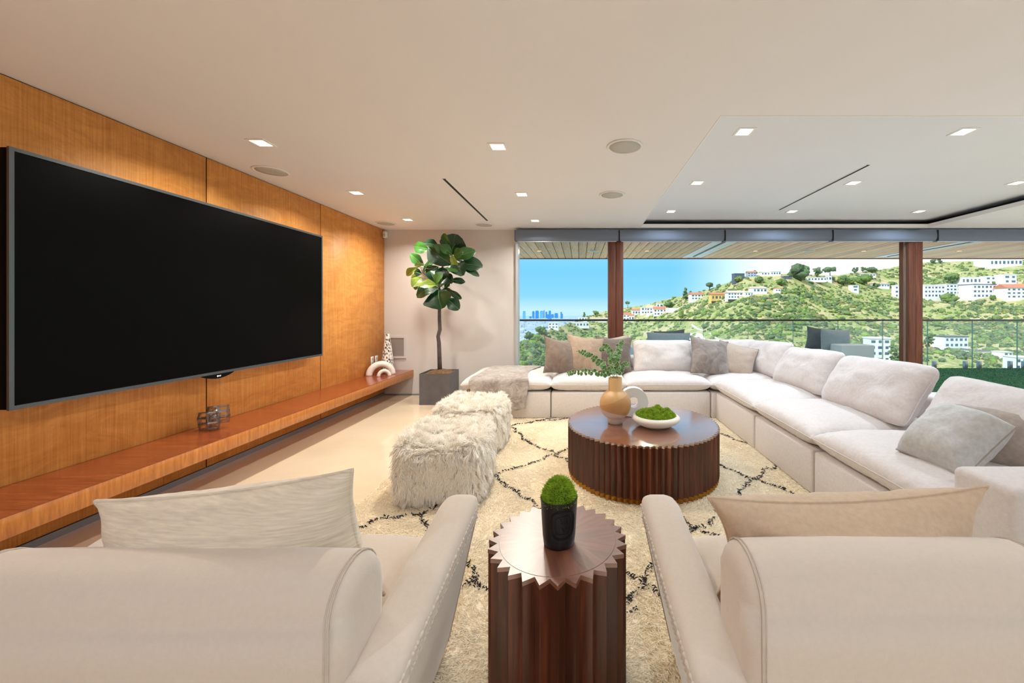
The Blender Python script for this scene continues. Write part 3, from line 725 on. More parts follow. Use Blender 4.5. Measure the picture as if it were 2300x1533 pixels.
# ------------------------------------------------------------------ fluted tables
def fluted(name, x, y, z0, R, H, teeth, depth, label, wedges, brass):
    t = thing(name, (x, y, z0), label, 'table')
    r = R-depth
    link('core', lathe([(r-0.004, 0.03), (r-0.004, H-0.012)], 64, False), MAT['walnut_core'], t)
    half = r*math.sin(PI/teeth)
    zb = 0.030 if brass else 0.0
    tri = [(-half, -r*math.cos(PI/teeth)), (half, -r*math.cos(PI/teeth)), (0, -R)]
    vs = [(a, b, zb) for a, b in tri]+[(a, b, H-0.014) for a, b in tri]
    st = bm_from(vs, [(0,1,2), (3,4,5), (0,1,4,3), (1,2,5,4), (2,0,3,5)]); st.materials.append(MAT['walnut'])
    for k in range(teeth): link('stave', st, None, t, (0, 0, 0), (0, 0, 2*PI*k/teeth+0.5*PI/teeth))
    # serrated top plate
    out = []
    for k in range(teeth):
        a = 2*PI*k/teeth-PI/2+0.5*PI/teeth; out += [(R+0.0015, a), (r+0.0015, a+PI/teeth)]
    n = len(out)
    if wedges:
        vs = [(q*math.cos(a), q*math.sin(a), z) for z in (H-0.0138, H-0.0008) for q, a in out]+[((r-0.004)*math.cos(a), (r-0.004)*math.sin(a), z) for z in (H-0.0138, H-0.0008) for q, a in out]
        fs = [(i, (i+1) % n, n+(i+1) % n, n+i) for i in range(n)]+[(n+i, n+(i+1) % n, 3*n+(i+1) % n, 3*n+i) for i in range(n)]
        link('serrated_rim', bm_from(vs, fs), MAT['walnut_top'], t)
        seg = 6; da = 2*PI/wedges; wv = [(0, 0, H-0.0138), (0, 0, H)]
        for k in range(seg+1):
            a = -da/2+da*k/seg; wv += [((r-0.0045)*math.cos(a), (r-0.0045)*math.sin(a), H-0.0138), ((r-0.0045)*math.cos(a), (r-0.0045)*math.sin(a), H)]
        wf = []
        for k in range(seg): a = 2+2*k; wf += [(1, a+1, a+3), (0, a+2, a), (a, a+2, a+3, a+1)]
        wm = bm_from(wv, wf); wm.materials.append(MAT['walnut_top'])
        for k in range(wedges): link('veneer_wedge', wm, None, t, (0, 0, 0), (0, 0, da*k+0.2))
    else:
        vs = [(q*math.cos(a), q*math.sin(a), z) for z in (H-0.0138, H) for q, a in out]
        fs = [(i, (i+1) % n, n+(i+1) % n, n+i) for i in range(n)]+[tuple(range(n, 2*n))]+[tuple(range(n-1, -1, -1))]
        link('table_top', bm_from(vs, fs), MAT['walnut_gloss'], t)
    if brass:
        vs = [((q-0.006)*math.cos(a), (q-0.006)*math.sin(a), z) for z in (0.0, zb-0.001) for q, a in out]
        link('brass_base', bm_from(vs, [(i, (i+1) % n, n+(i+1) % n, n+i) for i in range(n)]+[tuple(range(n, 2*n)), tuple(range(n-1, -1, -1))]), MAT['brass'], t)
    return t
MAT['walnut_core'] = flat('walnut_core', (48, 22, 12), 0.6)
CT = (0.477, 2.99); ST = (-0.0746, 1.29); ZCT = 0.400; ZST = 0.50
fluted('coffee_table', CT[0], CT[1], RZ, 0.570, ZCT-RZ, 84, 0.020, 'large round walnut coffee table with serrated fluted sides and brass base', 0, True)
fluted('side_table', ST[0], ST[1], RZ, 0.2270, ZST-RZ, 28, 0.030, 'tall narrow round walnut side table with saw tooth edge between the armchairs', 12, False)

# two-tone vase with eucalyptus
VX, VY = 0.268, 2.94
t = thing('round_vase', (VX, VY, ZCT), 'round tan and blush ceramic vase with straight neck on the coffee table', 'vase')
prof = [(0.050, 0), (0.056, 0.004), (0.057, 0.030)]+[(0.020+0.100*math.cos(a), 0.145+0.110*math.sin(a)) for a in [math.radians(d) for d in range(-66, 67, 8)]]
prof += [(0.053, 0.256), (0.052, 0.345), (0.049, 0.347), (0.046, 0.345), (0.046, 0.26), (0.04, 0.2)]
link('body', lathe(prof, 56), MAT['glaze'], t)
t = thing('eucalyptus_bunch', (VX, VY, ZCT+0.21), 'bunch of eucalyptus sprigs with round green leaves standing in the tan vase', 'plant')
def leaf_disc(r):
    n = 12; vs = [(0, 0, 0.0)]+[(r*math.cos(2*PI*k/n)*(1.0 if k else 1.12), r*0.86*math.sin(2*PI*k/n), 0.12*r*math.cos(4*PI*k/n)) for k in range(n)]
    m = mesh(vs, [(0, 1+k, 1+(k+1) % n) for k in range(n)], True); m.materials.append(MAT['euca']); return m
def leaf_rim(r):
    n = 12; m = tube([(r*math.cos(2*PI*k/n)*(1.0 if k else 1.12), r*0.86*math.sin(2*PI*k/n), 0.12*r*math.cos(4*PI*k/n)) for k in range(n)], r*0.08, 4, True); m.materials.append(MAT['euca_rim']); return m
LD, LR = leaf_disc(1.0), leaf_rim(1.0)
z4 = lambda x, y: (1260+x/12.78, 750+y/12.78)
sprigs = [[(1480,1250),(1380,1080),(1250,950),(1120,830),(980,710),(850,610),(720,570),(600,500),(440,490)], [(1460,1250),(1330,1130),(1180,1120),(1000,1090),(800,1080),(600,1090),(420,1090),(280,1110),(150,1165)],
 [(1530,1250),(1520,1000),(1470,820),(1440,680),(1500,560),(1380,480),(1320,380),(1240,340),(1180,430),(1110,490)], [(1540,1250),(1580,1060),(1600,900),(1580,760),(1640,660),(1620,550),(1670,420),(1660,320),(1740,250),(1760,150)],
 [(1560,1250),(1640,1090),(1700,1000),(1760,900),(1860,860),(1980,910)], [(1500,1250),(1470,1120),(1420,960),(1480,900)], [(1550,1240),(1640,1130),(1720,1060)]]
rl = random.Random(2)
for si, sp in enumerate(sprigs):
    dy = [-0.02, -0.06, 0.03, 0.05, 0.02, -0.05, 0.0][si]
    pts = []
    for k, q in enumerate(sp):
        px, py = z4(*q); w = P(px, py, VY+dy*k/len(sp)*1.5); pts.append(Vector((w.x-VX, w.y-VY, w.z-ZCT-0.21)))
    pts[0] = Vector((0.015*math.cos(si*2), 0.015*math.sin(si*2), 0.12)); 
    path = []
    for a, b in zip(pts[:-1], pts[1:]): path += [a.lerp(b, s/4) for s in range(4)]
    path.append(pts[-1])
    sprg = link('sprig', tube([Vector((0, 0, -0.10))]+path, 0.0016, 5), MAT['leafstem'], t)
    for k in range(4, len(path)-1, 2):
        fr = k/len(path); r = 0.0175*(1-0.45*fr)*rl.uniform(0.85, 1.15)
        ax = (path[k+1]-path[k-1]).normalized()
        for s in (-1, 1):
            sd = ax.cross(Vector((0, -1, 0))).normalized()*s
            sd = (sd+Vector((rl.uniform(-.5,.5), rl.uniform(-.8,.3), rl.uniform(-.4,.4)))).normalized()
            nrm = (Vector((0, -1, 0.3))+Vector((rl.uniform(-.7,.7), 0, rl.uniform(-.7,.7)))).normalized()
            nrm = (nrm-sd*nrm.dot(sd)).normalized(); M3 = Matrix((sd, nrm.cross(sd), nrm)).transposed()
            e = M3.to_euler(); pos = path[k]+sd*r*0.95
            lo = link('leaf', LD, None, sprg, pos, e); lo.scale = (r, r, r)
            lr = link('leaf_rim', LR, None, sprg, pos, e); lr.scale = (r, r, r)

# pale link-shaped ornament behind the vase
t = thing('ceramic_link_ornament', (0.375, 3.13, ZCT), 'off white square-edged ceramic link ornament behind the tan vase', 'sculpture')
def arc_band(r0, r1, a0, a1, y0, y1, cx, cz, n=28):
    vs = []
    for k in range(n+1):
        a = a0+(a1-a0)*k/n
        for r, y in ((r0, y0), (r1, y0), (r1, y1), (r0, y1)): vs.append((cx+r*math.cos(a), y, cz+r*math.sin(a)))
    fs = [(3,2,1,0), tuple(4*n+i for i in range(4))]
    for k in range(n):
        for i in range(4): fs.append((4*k+i, 4*k+(i+1) % 4, 4*k+4+(i+1) % 4, 4*k+4+i))
    return bm_from(vs, fs)
link('ring', arc_band(0.042, 0.118, math.radians(98), math.radians(-262+0), -0.035, 0.035, 0.055, 0.118), MAT['ceramic'], t)
link('arm', arc_band(0.10, 0.155, math.radians(150), math.radians(262), -0.03, 0.03, 0.045, 0.155), MAT['ceramic'], t)

# moss bowl
BX, BY = 0.562, 2.865
t = thing('moss_bowl', (BX, BY, ZCT), 'shallow white bowl filled with green moss on the coffee table', 'bowl')
link('bowl', lathe([(0.075, 0), (0.10, 0.004), (0.150, 0.030), (0.176, 0.055), (0.178, 0.064), (0.168, 0.076), (0.150, 0.084), (0.146, 0.082), (0.150, 0.06), (0.09, 0.05)], 64), MAT['bowl'], t)
vs, fs = [], []; N = 40
def moss_h(x, y):
    return 0.030*nz(x*17, y*17, 4)+0.016*nz(x*42, y*42, 2)
for i in range(N+1):
    for k in range(48):
        r = 0.147*i/N; a = 2*PI*k/48; x, y = r*math.cos(a), r*math.sin(a)
        vs.append((x, y, 0.078+0.044*(1-(i/N)**2)**0.7+moss_h(x, y)*(1-(i/N)**4)))
for i in range(N):
    for k in range(48): fs.append((i*48+k, i*48+(k+1) % 48, (i+1)*48+(k+1) % 48, (i+1)*48+k))
ms = link('moss', mesh(vs, fs, True), MAT['mossbase'], t)
def tufts(me, n, ln, r, seed, name, parent, mat):
    g = np.random.default_rng(seed); V = np.array([v.co[:] for v in me.vertices]); Nn = np.array([v.normal[:] for v in me.vertices])
    fv = np.array([p.vertices[:3] for p in me.polygons]); ar = np.array([p.area for p in me.polygons])
    f = g.choice(len(fv), n, p=ar/ar.sum()); w = g.dirichlet([1, 1, 1], n)
    R = (V[fv[f]]*w[:, :, None]).sum(1); Nv = (Nn[fv[f]]*w[:, :, None]).sum(1)
    Nv = Nv*np.where(Nv[:, 2:3] < 0, -1, 1); d = Nv+g.normal(0, 0.45, (n, 3)); L = ln*g.uniform(0.5, 1.2, n)[:, None]
    return hair(name, R, R+d*L*0.5, R+d*L+g.normal(0, ln*0.15, (n, 3)), r, mat, parent)
tufts(ms.data, 9000, 0.007, 0.0011, 1, 'moss_tuft', ms, MAT['moss'])

# black candle pot with moss dome
CXp, CYp, CR, CH = -0.0690, 1.262, 0.0610, 0.150
t = thing('candle_pot', (CXp, CYp, ZST), 'black embossed ceramic pot with a green moss dome on the side table', 'pot')
pot = link('pot', lathe([(0.046, 0), (0.050, 0.003), (0.0535, 0.03), (CR-0.001, CH-0.004), (CR, CH), (CR-0.004, CH), (CR-0.006, CH-0.03), (0.02, CH-0.035)], 56), MAT['candle'], t)
def on_pot(ang, z, lift=0.0012):
    r = 0.0535+(CR-0.0535)*(z-0.03)/(CH-0.03)+lift; return Vector((r*math.sin(ang), -r*math.cos(ang), z))
for k, (aw, zh) in enumerate(((0.72, 0.046), (0.66, 0.042), (0.48, 0.029))):
    pts = []
    for i in range(40):
        a = 2*PI*i/40; ca, sa = math.cos(a), math.sin(a); e = 0.62
        pts.append(on_pot(0.30+aw*math.copysign(abs(ca)**e, ca), 0.083+zh*math.copysign(abs(sa)**e, sa)))
    link('embossed_oval', tube(pts, 0.0009, 5, True), MAT['candle'], pot)
def pot_letter(ch, ang, z, size, roll=0):
    p = on_pot(ang, z, 0.0006); o = text_obj('embossed_letter', ch, size, MAT['candle'], pot, p, (PI/2, 0, ang), 0.0009)
    o.rotation_euler = (Matrix.Rotation(ang, 3, 'Z') @ Matrix.Rotation(PI/2, 3, 'X') @ Matrix.Rotation(roll, 3, 'Z')).to_euler()
for ch, a, z, s, r in (('B', 0.20, 0.097, 0.022, 0.1), ('A', 0.50, 0.093, 0.022, -0.15), ('I', 0.08, 0.070, 0.020, 0.1), ('E', 0.28, 0.068, 0.020, 0.05), ('S', 0.50, 0.066, 0.022, -0.2)): pot_letter(ch, a, z, s, r)
vs, fs = [], []; N = 18
for i in range(N+1):
    for k in range(32):
        th = (PI/2)*i/N; r = 0.0515*math.sin(th); a = 2*PI*k/32
        vs.append((r*math.cos(a), r*math.sin(a), CH-0.012+0.070*math.cos(th)+0.003*nz(r*60*math.cos(a), r*60*math.sin(a), 5)))
for i in range(N):
    for k in range(32): fs.append((i*32+k, i*32+(k+1) % 32, (i+1)*32+(k+1) % 32, (i+1)*32+k))
ms = link('moss_dome', mesh(vs, fs, True), MAT['mossbase'], t)
tufts(ms.data, 6500, 0.0065, 0.0009, 3, 'moss_tuft', ms, MAT['moss'])

# ------------------------------------------------------------------ sheepskin poufs
def pouf(x, y, rz, W, D, H, label, seed):
    t = thing('fur_pouf', (x, y, RZ), label, 'pouf', 'white sheepskin poufs on the rug', rz)
    bm = bmesh.new(); add_box(bm, -W/2, W/2, -D/2, D/2, 0.0, H)
    bmesh.ops.bevel(bm, geom=list(bm.edges), offset=0.075, segments=5, profile=0.5, affect='EDGES')
    bmesh.ops.triangulate(bm, faces=list(bm.faces)); bmesh.ops.subdivide_edges(bm, edges=list(bm.edges), cuts=2, use_grid_fill=True)
    for v in bm.verts:
        p = v.co
        if p.z > H*0.5:
            s = (p.z-H*0.5)/(H*0.5)
            p.z += s*(0.028*math.cos(p.x/W*6.2+seed)*0-0.055*math.exp(-((p.x-0.02)/0.15)**2)*(0.55+0.45*math.cos(p.y/D*5+0.6))+0.03*(abs(p.x)/(W/2))**2)
        bul = 1+0.05*math.sin(PI*min(1, max(0, p.z/H))); p.x *= bul; p.y *= bul
        p += Vector((nz(p.x*5+seed, p.y*5, p.z*5), nz(p.x*5, p.y*5+seed, p.z*5), 0))*0.012
        p.z = max(p.z, 0.004)
    me = bm_mesh(bm, True); b = link('seat_body', me, MAT['furbase'], t)
    g = np.random.default_rng(seed); V = np.array([v.co[:] for v in me.vertices]); Nn = np.array([v.normal[:] for v in me.vertices])
    fv = np.array([p.vertices[:3] for p in me.polygons]); ar = np.array([p.area for p in me.polygons]); zc = np.array([p.center.z for p in me.polygons])
    ar = ar*(zc > 0.012); n = 60000
    f = g.choice(len(fv), n, p=ar/ar.sum()); w = g.dirichlet([1, 1, 1], n)
    R = (V[fv[f]]*w[:, :, None]).sum(1); Nv = (Nn[fv[f]]*w[:, :, None]).sum(1)
    # wavy locks: strands share the lean of their lock and hang down the sides
    nc = 4200; fc = g.choice(len(fv), nc, p=ar/ar.sum()); C = V[fv[fc]].mean(1); CN = Nn[fv[fc]].mean(1)
    cdir = CN*0.42+np.array([0, 0, -0.85])*(1-np.clip(CN[:, 2:3], 0, 1))+g.normal(0, 0.22, (nc, 3))*np.array([1, 1, 0.6]); cl = g.uniform(0.040, 0.075, nc)
    own = np.empty(n, int)
    for i0 in range(0, n, 4000):
        own[i0:i0+4000] = ((R[i0:i0+4000, None]-C[None])**2).sum(2).argmin(1)
    L = cl[own]*g.uniform(0.75, 1.1, n); d = cdir[own]+g.normal(0, 0.10, (n, 3)); d /= np.linalg.norm(d, axis=1)[:, None]
    ph = g.uniform(0, 6.3, nc)[own]; side = np.cross(d, Nv+1e-4); side /= np.linalg.norm(side, axis=1)[:, None]+1e-6
    seq = []; rj = g.normal(0, 0.7, n)
    for k in range(7):
        f_ = k/6; conv = (C[own]-R)*0.18*f_
        p_ = R+conv+(Nv*(1-f_)*0.7+d*(0.35+0.65*f_))*(L*f_)[:, None]*0.9+side*(0.0055*f_*np.sin(ph+f_*8+rj))[:, None]
        p_[:, 2] = np.maximum(p_[:, 2], 0.003); seq.append(p_)
    strands('fleece', np.stack(seq, 1), [0.0011]*4+[0.0010, 0.0009, 0.0004], MAT['fur'], b)
pouf(-0.925, 2.70, 0.05, 0.52, 0.52, 0.385, 'fluffy white sheepskin pouf with a dented top, before the other pouf', 4)
pouf(-0.985, 3.56, -0.06, 0.52, 0.54, 0.385, 'fluffy white sheepskin pouf beside the throw covered sofa end', 8)

# ------------------------------------------------------------------ sofa modules
def module(x0, x1, y0, y1, label, back='', arm=None, seed=0, seat_z=0.30):
    cx, cy = (x0+x1)/2, (y0+y1)/2; w, d = (x1-x0)/2, (y1-y0)/2; g = 0.004
    t = thing('sofa_module', (cx, cy, RZ-0.004), label, 'sofa', 'modules of the white sectional sofa')
    link('base', box(-w+g, w-g, -d+g, d-g, 0.0, seat_z, 0.018, 3), MAT['sofa_base'], t)
    sx0, sx1, sy0, sy1 = -w, w, -d, d
    bt = 0.20
    if 'N' in back:
        link('back_frame', box(-w+g, w-g, d-bt, d-g, seat_z-0.01, 0.615, 0.035, 4), MAT['sofa_base'], t); sy1 = d-bt
    if 'E' in back:
        link('back_frame', box(w-bt, w-g, -d+g, (d-bt if 'N' in back else d-g), seat_z-0.01, 0.615, 0.035, 4), MAT['sofa_base'], t); sx1 = w-bt
    if arm == 'S':
        link('arm', box(-w+g, w-g, -d-0.245, -d-g, 0.0, 0.592, 0.03, 4), MAT['sofa_base'], t)
    sw, sd = sx1-sx0+0.012, sy1-sy0+0.012
    me, rim = soft_slab(sw, sd, 0.165, 7, 0.42, 0.012, 0.032, 0.011, 4.5, 48, seed, 0.0, 0, 0.003)
    c = link('seat_cushion', me, MAT['sofa'], t, ((sx0+sx1)/2, (sy0+sy1)/2-0.004, seat_z+0.082))
    pr = [(p[0]*1.003, p[1]*1.003, p[2]) for p in rim]
    link('piping', tube(pr, 0.0035, 5, True), MAT['sofa_base'], c)
    return t
module(-1.365, -0.335, 4.41, 5.42, 'backless white sofa end module draped with a grey throw', '', None, 1)
module(-0.335, 0.535, 4.41, 5.42, 'white sofa module under the brown throw pillows', 'N', None, 2)
module(0.535, 1.50, 4.41, 5.42, 'white sofa module with one wide upright cushion before the window', 'N', None, 3)
module(1.50, 2.72, 4.41, 5.42, 'white corner sofa module behind the grey velvet pillow', 'NE', None, 4)
module(1.545, 2.72, 3.44, 4.405, 'white sofa module beside the corner module on the long right arm', 'E', None, 5)
module(1.550, 2.72, 2.58, 3.435, 'white sofa module in the middle of the right run with rumpled seat', 'E', None, 6)
module(1.555, 2.72, 1.625, 2.575, 'white sofa module with a boxy arm at the end of the right run', 'E', 'S', 7)

# cushions: bottom-centre position, yaw (0 = facing the camera), lean back, roll
def pillow(name, pos, w, h, th, mat, yaw, lean, roll, label, group, pinch=0.10, p=2.2, seed=0, pipe=None, wr=0.010, q=0.55, pipe_r=0.004):
    t = thing(name, pos, label, 'cushion' if 'cushion' in name else 'pillow', group)
    me, rim = soft_slab(w, h, th*1.2, p, q, pinch, 0.012, wr, 6, 34, seed, 0, 0, 0.002, 0.10 if 'back' in name else 0.0)
    M4 = Matrix.Rotation(math.radians(yaw), 4, 'Z') @ Matrix.Rotation(math.radians(-lean), 4, 'X') @ Matrix.Rotation(math.radians(roll), 4, 'Y')
    M4 = M4 @ Matrix.Translation((0, 0, h/2)) @ Matrix.Rotation(PI/2, 4, 'X')
    me.transform(M4)
    c = link('cover', me, MAT[mat], t)
    link('piping', tube([M4 @ Vector(r) for r in rim], pipe_r, 5, True), MAT[pipe or mat], c)
    return t
gb, gt_ = 'large back cushions of the white sofa', 'throw pillows on the white sofa'
SZ = 0.475
pillow('back_cushion', (1.05, 4.80, SZ), 0.78, 0.44, 0.20, 'sofa', 0, 24, 0, 'wide off white back cushion upright before the glass between the pillows', gb, 0.055, 3.6, 21, wr=0.024)
pillow('back_cushion', (1.98, 5.02, SZ), 0.78, 0.42, 0.18, 'sofa', 0, 18, 0, 'off white back cushion in the corner behind the grey velvet pillow', gb, 0.055, 3.6, 22, wr=0.024)
pillow('back_cushion', (2.17, 4.72, SZ), 0.80, 0.46, 0.20, 'sofa', -84, 30, -3, 'off white back cushion in the sofa corner beside the greige pillow', gb, 0.055, 3.6, 23, wr=0.024)
pillow('back_cushion', (2.13, 3.83, SZ), 0.86, 0.46, 0.22, 'sofa', -90, 32, -3, 'off white back cushion below the outdoor sofa arm', gb, 0.055, 3.6, 24, wr=0.024)
pillow('back_cushion', (2.10, 2.93, SZ), 0.88, 0.48, 0.22, 'sofa', -90, 33, -2, 'largest showing off white back cushion mid way along the right run', gb, 0.055, 3.6, 25, wr=0.024)
pillow('back_cushion', (2.15, 2.06, SZ-0.02), 0.86, 0.45, 0.22, 'sofa', -90, 31, 1.5, 'off white back cushion behind the grey linen pillow', gb, 0.055, 3.6, 26, wr=0.024)
pillow('throw_pillow', (-0.24, 4.66, SZ), 0.46, 0.46, 0.15, 'brown_velvet', 34, 20, 12, 'brown velvet throw pillow leaning beside the grey throw', gt_, 0.12, 2.2, 31, 'dark_velvet')
pillow('throw_pillow', (0.04, 4.76, SZ), 0.50, 0.49, 0.16, 'tan_velvet', 8, 22, 8, 'tan velvet throw pillow between two darker brown pillows', gt_, 0.13, 2.2, 32)
pillow('throw_pillow', (0.41, 4.84, SZ), 0.48, 0.47, 0.16, 'dark_velvet', -4, 20, 2, 'dark taupe velvet throw pillow behind the eucalyptus sprigs', gt_, 0.14, 2.2, 33)
pillow('throw_pillow', (0.47, 5.06, SZ), 0.48, 0.44, 0.12, 'greige', 0, 14, -8, 'pale greige pillow mostly hidden behind the dark taupe pillow', gt_, 0.10, 2.2, 34)
pillow('throw_pillow', (1.555, 4.60, SZ), 0.50, 0.47, 0.15, 'grey_velvet', 10, 22, 10, 'grey crushed velvet throw pillow in the sofa corner', gt_, 0.10, 2.2, 35, 'dark_velvet', 0.016)
pillow('throw_pillow', (1.83, 4.66, SZ), 0.46, 0.40, 0.13, 'greige', -18, 24, 14, 'greige cotton throw pillow overlapped by the grey velvet pillow', gt_, 0.08, 2.4, 36, 'dark_velvet', 0.014)
pillow('throw_pillow', (1.74, 1.93, SZ+0.02), 0.31, 0.37, 0.20, 'grey_linen', -72, 52, 8, 'light grey linen pillow slumped by the sofa arm', gt_, 0.03, 4, 37, 'taupe_linen', 0.018)
pillow('throw_pillow', (2.12, 1.84, SZ), 0.46, 0.33, 0.16, 'taupe_linen', -50, 34, -4, 'taupe linen pillow tucked behind the light grey pillow', gt_, 0.08, 2.6, 38, None, 0.016)

# grey throw over the sofa end
t = thing('throw_blanket', (-0.95, 4.41, 0.3), 'soft grey faux fur throw draped over the backless sofa end', 'blanket')
prof = [(5.40, 0.47)]+[(y, 0.478+0.034*math.sin(PI*(y-4.41)/1.0)) for y in (5.3, 5.15, 5.0, 4.85, 4.7, 4.58, 4.5)]+[(4.44, 0.478), (4.405, 0.46), (4.388, 0.42), (4.378, 0.36), (4.374, 0.30), (4.372, 0.24), (4.370, 0.18), (4.372, 0.12)]
vs, fs = [], []; nx = 26; nP = len(prof)
for i in range(nP):
    y, z = prof[i]
    for k in range(nx+1):
        u = k/nx; x0 = -1.22+0.05*math.sin(i*0.5); x1 = -0.60+0.02*math.sin(i*0.8)+(0.05 if i < 4 else 0)
        x = x0+(x1-x0)*u; dr = i > 8
        wv = 0.010*nz(x*9, i*0.45, 2)+(0.010*math.sin(x*26+1) if dr else 0)
        vs.append((x+0.95, y-4.41-(abs(wv) if dr else 0)-0.012*(1 if dr else 0), z-0.3+0.012+(wv if not dr else 0)+(0.02*math.sin(u*7) if i == nP-1 else 0)))
for i in range(nP-1):
    for k in range(nx): a = i*(nx+1)+k; fs.append((a, a+1, a+nx+2, a+nx+1))
o = link('cloth', mesh(vs, fs, True), MAT['throw'], t)
md = o.modifiers.new('thickness', 'SOLIDIFY'); md.thickness = 0.012; md.offset = 1
md = o.modifiers.new('smooth', 'SUBSURF'); md.levels = 1; md.render_levels = 2

# ------------------------------------------------------------------ armchairs
def armchair(xl, xr, side, label, zt, toe):
    """xl/xr: clear width between the arms; side +1: the visible arm is on the right"""
    cx = (xl+xr)/2
    t = thing('armchair', (cx, 1.1, RZ), label, 'armchair', 'pair of cream velvet armchairs')
    o = Vector((cx, 1.1, RZ))
    def W(x, y, z): return Vector((x, y, z))-o
    # backrest: rounded slab with soft ends
    w = (xr-xl)/2; n = 40; prof = []
    for k in range(7): prof.append((0.80+0.006*k/6, 0.12+(zt-0.215)*k/6.0))
    for k in range(0, 13):
        a = PI-PI*k/12; prof.append((0.905+0.099*math.cos(a), zt-0.095+0.095*math.sin(a)))
    prof += [(1.004, 0.50), (1.000, 0.36), (0.99, 0.12)]
    vs, fs = [], []; m = len(prof)
    pc = Vector((0.90, 0.42))
    for i in range(n+1):
        s = math.sin(PI/2*(-1+2*i/n)); x = s*w
        e = max(0.0, abs(s)*w-(w-0.045))/0.045; sh = 0.045*(1-math.sqrt(max(0, 1-min(1, e)**2)))
        for y, z in prof:
            dd = Vector((y, z))-Vector((0.902, min(z, zt-0.10))); L = dd.length
            k_ = max(0.0, 1-sh/L) if L > 1e-6 else 1
            crown = -0.008*(1-s*s)*(1 if y < 0.9 else 0)
            pk = 0.0025*math.sin(z*150+nz(z*20, y*20, 1)*2)*max(0, min(1, (abs(s)-0.955)/0.02))
            vs.append(W(cx+x, 0.902+dd.x*k_+crown+pk, min(z, zt-0.10)+dd.y*k_+0.006*(1-s*s)*(1 if z > 0.6 else 0)))
    for i in range(n):
        for k in range(m-1): a = i*m+k; fs.append((a, a+m, a+m+1, a+1))
    fs.append(tuple(range(m))); fs.append(tuple(n*m+k for k in range(m-1, -1, -1)))
    b = link('backrest', mesh(vs, fs, True), MAT['chair'], t)
    for sgn in (-1, 1):
        xx = cx+sgn*(w-0.030)
        for off in (0, 0.008):
            link('seam', tube([W(xx-sgn*off, y+(-0.0005 if y < 0.9 else 0.0005), z+0.001) for y, z in prof[:20]], 0.0022, 5), MAT['chair_pipe'], b)
        # side wing panel, slightly bulged
    # seat
    link('seat_base', box(xl-cx+0.0, xr-cx-0.0, 0.86-1.1, 1.40-1.1, 0.06, 0.28, 0.02), MAT['chair'], t)
    me, rim = soft_slab(xr-xl+0.0, 0.50, 0.16, 6, 0.45, 0.01, 0.02, 0.004, 5, 30, 3 if side > 0 else 5)
    c = link('seat_cushion', me, MAT['chair'], t, (0, 1.215-1.1, 0.335)); link('piping', tube(rim, 0.003, 5, True), MAT['chair_pipe'], c)
    # flared arms
    for sg in (-1, 1):
        L, Hh, Th = 0.62, 0.56, 0.140
        bm = bmesh.new(); add_box(bm, -Th/2, Th/2, 0, L, 0, Hh)
        bmesh.ops.subdivide_edges(bm, edges=list(bm.edges), cuts=1, use_grid_fill=True)
        bm.free(); bm = bmesh.new(); add_box(bm, -Th/2, Th/2, 0, L, 0, Hh)
        bmesh.ops.bevel(bm, geom=list(bm.edges), offset=0.046, segments=6, profile=0.5, affect='EDGES')
        bmesh.ops.subdivide_edges(bm, edges=[e for e in bm.edges if e.calc_length() > 0.09], cuts=10, use_grid_fill=True)
        x_in = xr+0.006 if sg > 0 else xl-0.006
        def amap(p):
            y = 0.80+p.y; f = (y-0.80)/L; top = (0.470+(0.603-0.470)*min(1, f*1.0))
            z = p.z/Hh*(top-RZ)
            fl_ = 0.225*(z-(0.603-RZ))
            x = x_in+sg*(Th/2+p.x*sg*1.0)+sg*fl_ + (toe*f if sg != side else 0)
            return Vector((x, y, z+RZ))-o
        for v in bm.verts: v.co = amap(v.co.copy())
        a = link('armrest', bm_mesh(bm, True), MAT['chair'], t)
        for (lx, lz) in ((sg*(Th/2-0.004), Hh-0.030), (sg*(Th/2+0.0005), Hh-0.072)):
            link('seam', tube([amap(Vector((lx, 0.03+(L-0.07)*k/150, lz))) for k in range(151)], [0.0032+0.0022*math.sin(k*1.35+math.sin(k*0.31)*2) for k in range(151)], 6), MAT['chair'], a)
            for q in range(46):   # short gathers running off the seam
                yy = 0.05+(L-0.11)*(q+0.3*math.sin(q*2.1))/46; ln_ = 0.020+0.012*math.sin(q*1.7)
                link('gather', tube([amap(Vector((lx-sg*0.002*(k > 2), yy+0.004*k/4*math.sin(q), lz+0.002+ln_*k/4))) for k in range(5)] if lz > Hh-0.05 and False else [amap(Vector((sg*(Th/2-0.0005), yy+0.003*k*math.sin(q*1.3), Hh-0.070-0.001+0.022*k/4))) for k in range(5)], [0.0006, 0.0022, 0.0026, 0.0018, 0.0005], 5), MAT['chair'], a) if lz < Hh-0.05 else None
        link('seam', tube([amap(Vector((sg*(Th/2+0.0005), L-0.052, 0.06+(Hh-0.13)*k/20))) for k in range(21)], 0.0026, 5), MAT['chair_pipe'], a)
    for fx in (-1, 1):
        for fy in (0.90, 1.32): link('foot', lathe([(0.018, 0), (0.022, 0.01), (0.024, 0.065)], 16), MAT['walnut_core'], t, (fx*(w-0.12), fy-1.1, 0))
    return t
armchair(-1.42, -0.498, 1, 'cream velvet armchair facing the poufs with a slubby cream pillow', 0.682, 0.06)
armchair(0.352, 1.075, -1, 'cream velvet armchair near the sofa arm with a tan pillow', 0.708, -0.20)
pillow('lumbar_pillow', (-0.895, 1.085, 0.42), 0.70, 0.385, 0.19, 'slub', 0, -10, -7.5, 'cream slub linen pillow sitting in the armchair by the poufs', 'armchair pillows', 0.10, 2.6, 41, 'slub', 0.012, 0.55, 0.005)
pillow('lumbar_pillow', (0.725, 1.085, 0.42), 0.74, 0.365, 0.19, 'tan', 0, -10, -2.5, 'tan cotton pillow sitting in the armchair by the sofa arm', 'armchair pillows', 0.17, 2.6, 42, 'tan', 0.030, 0.55, 0.004)

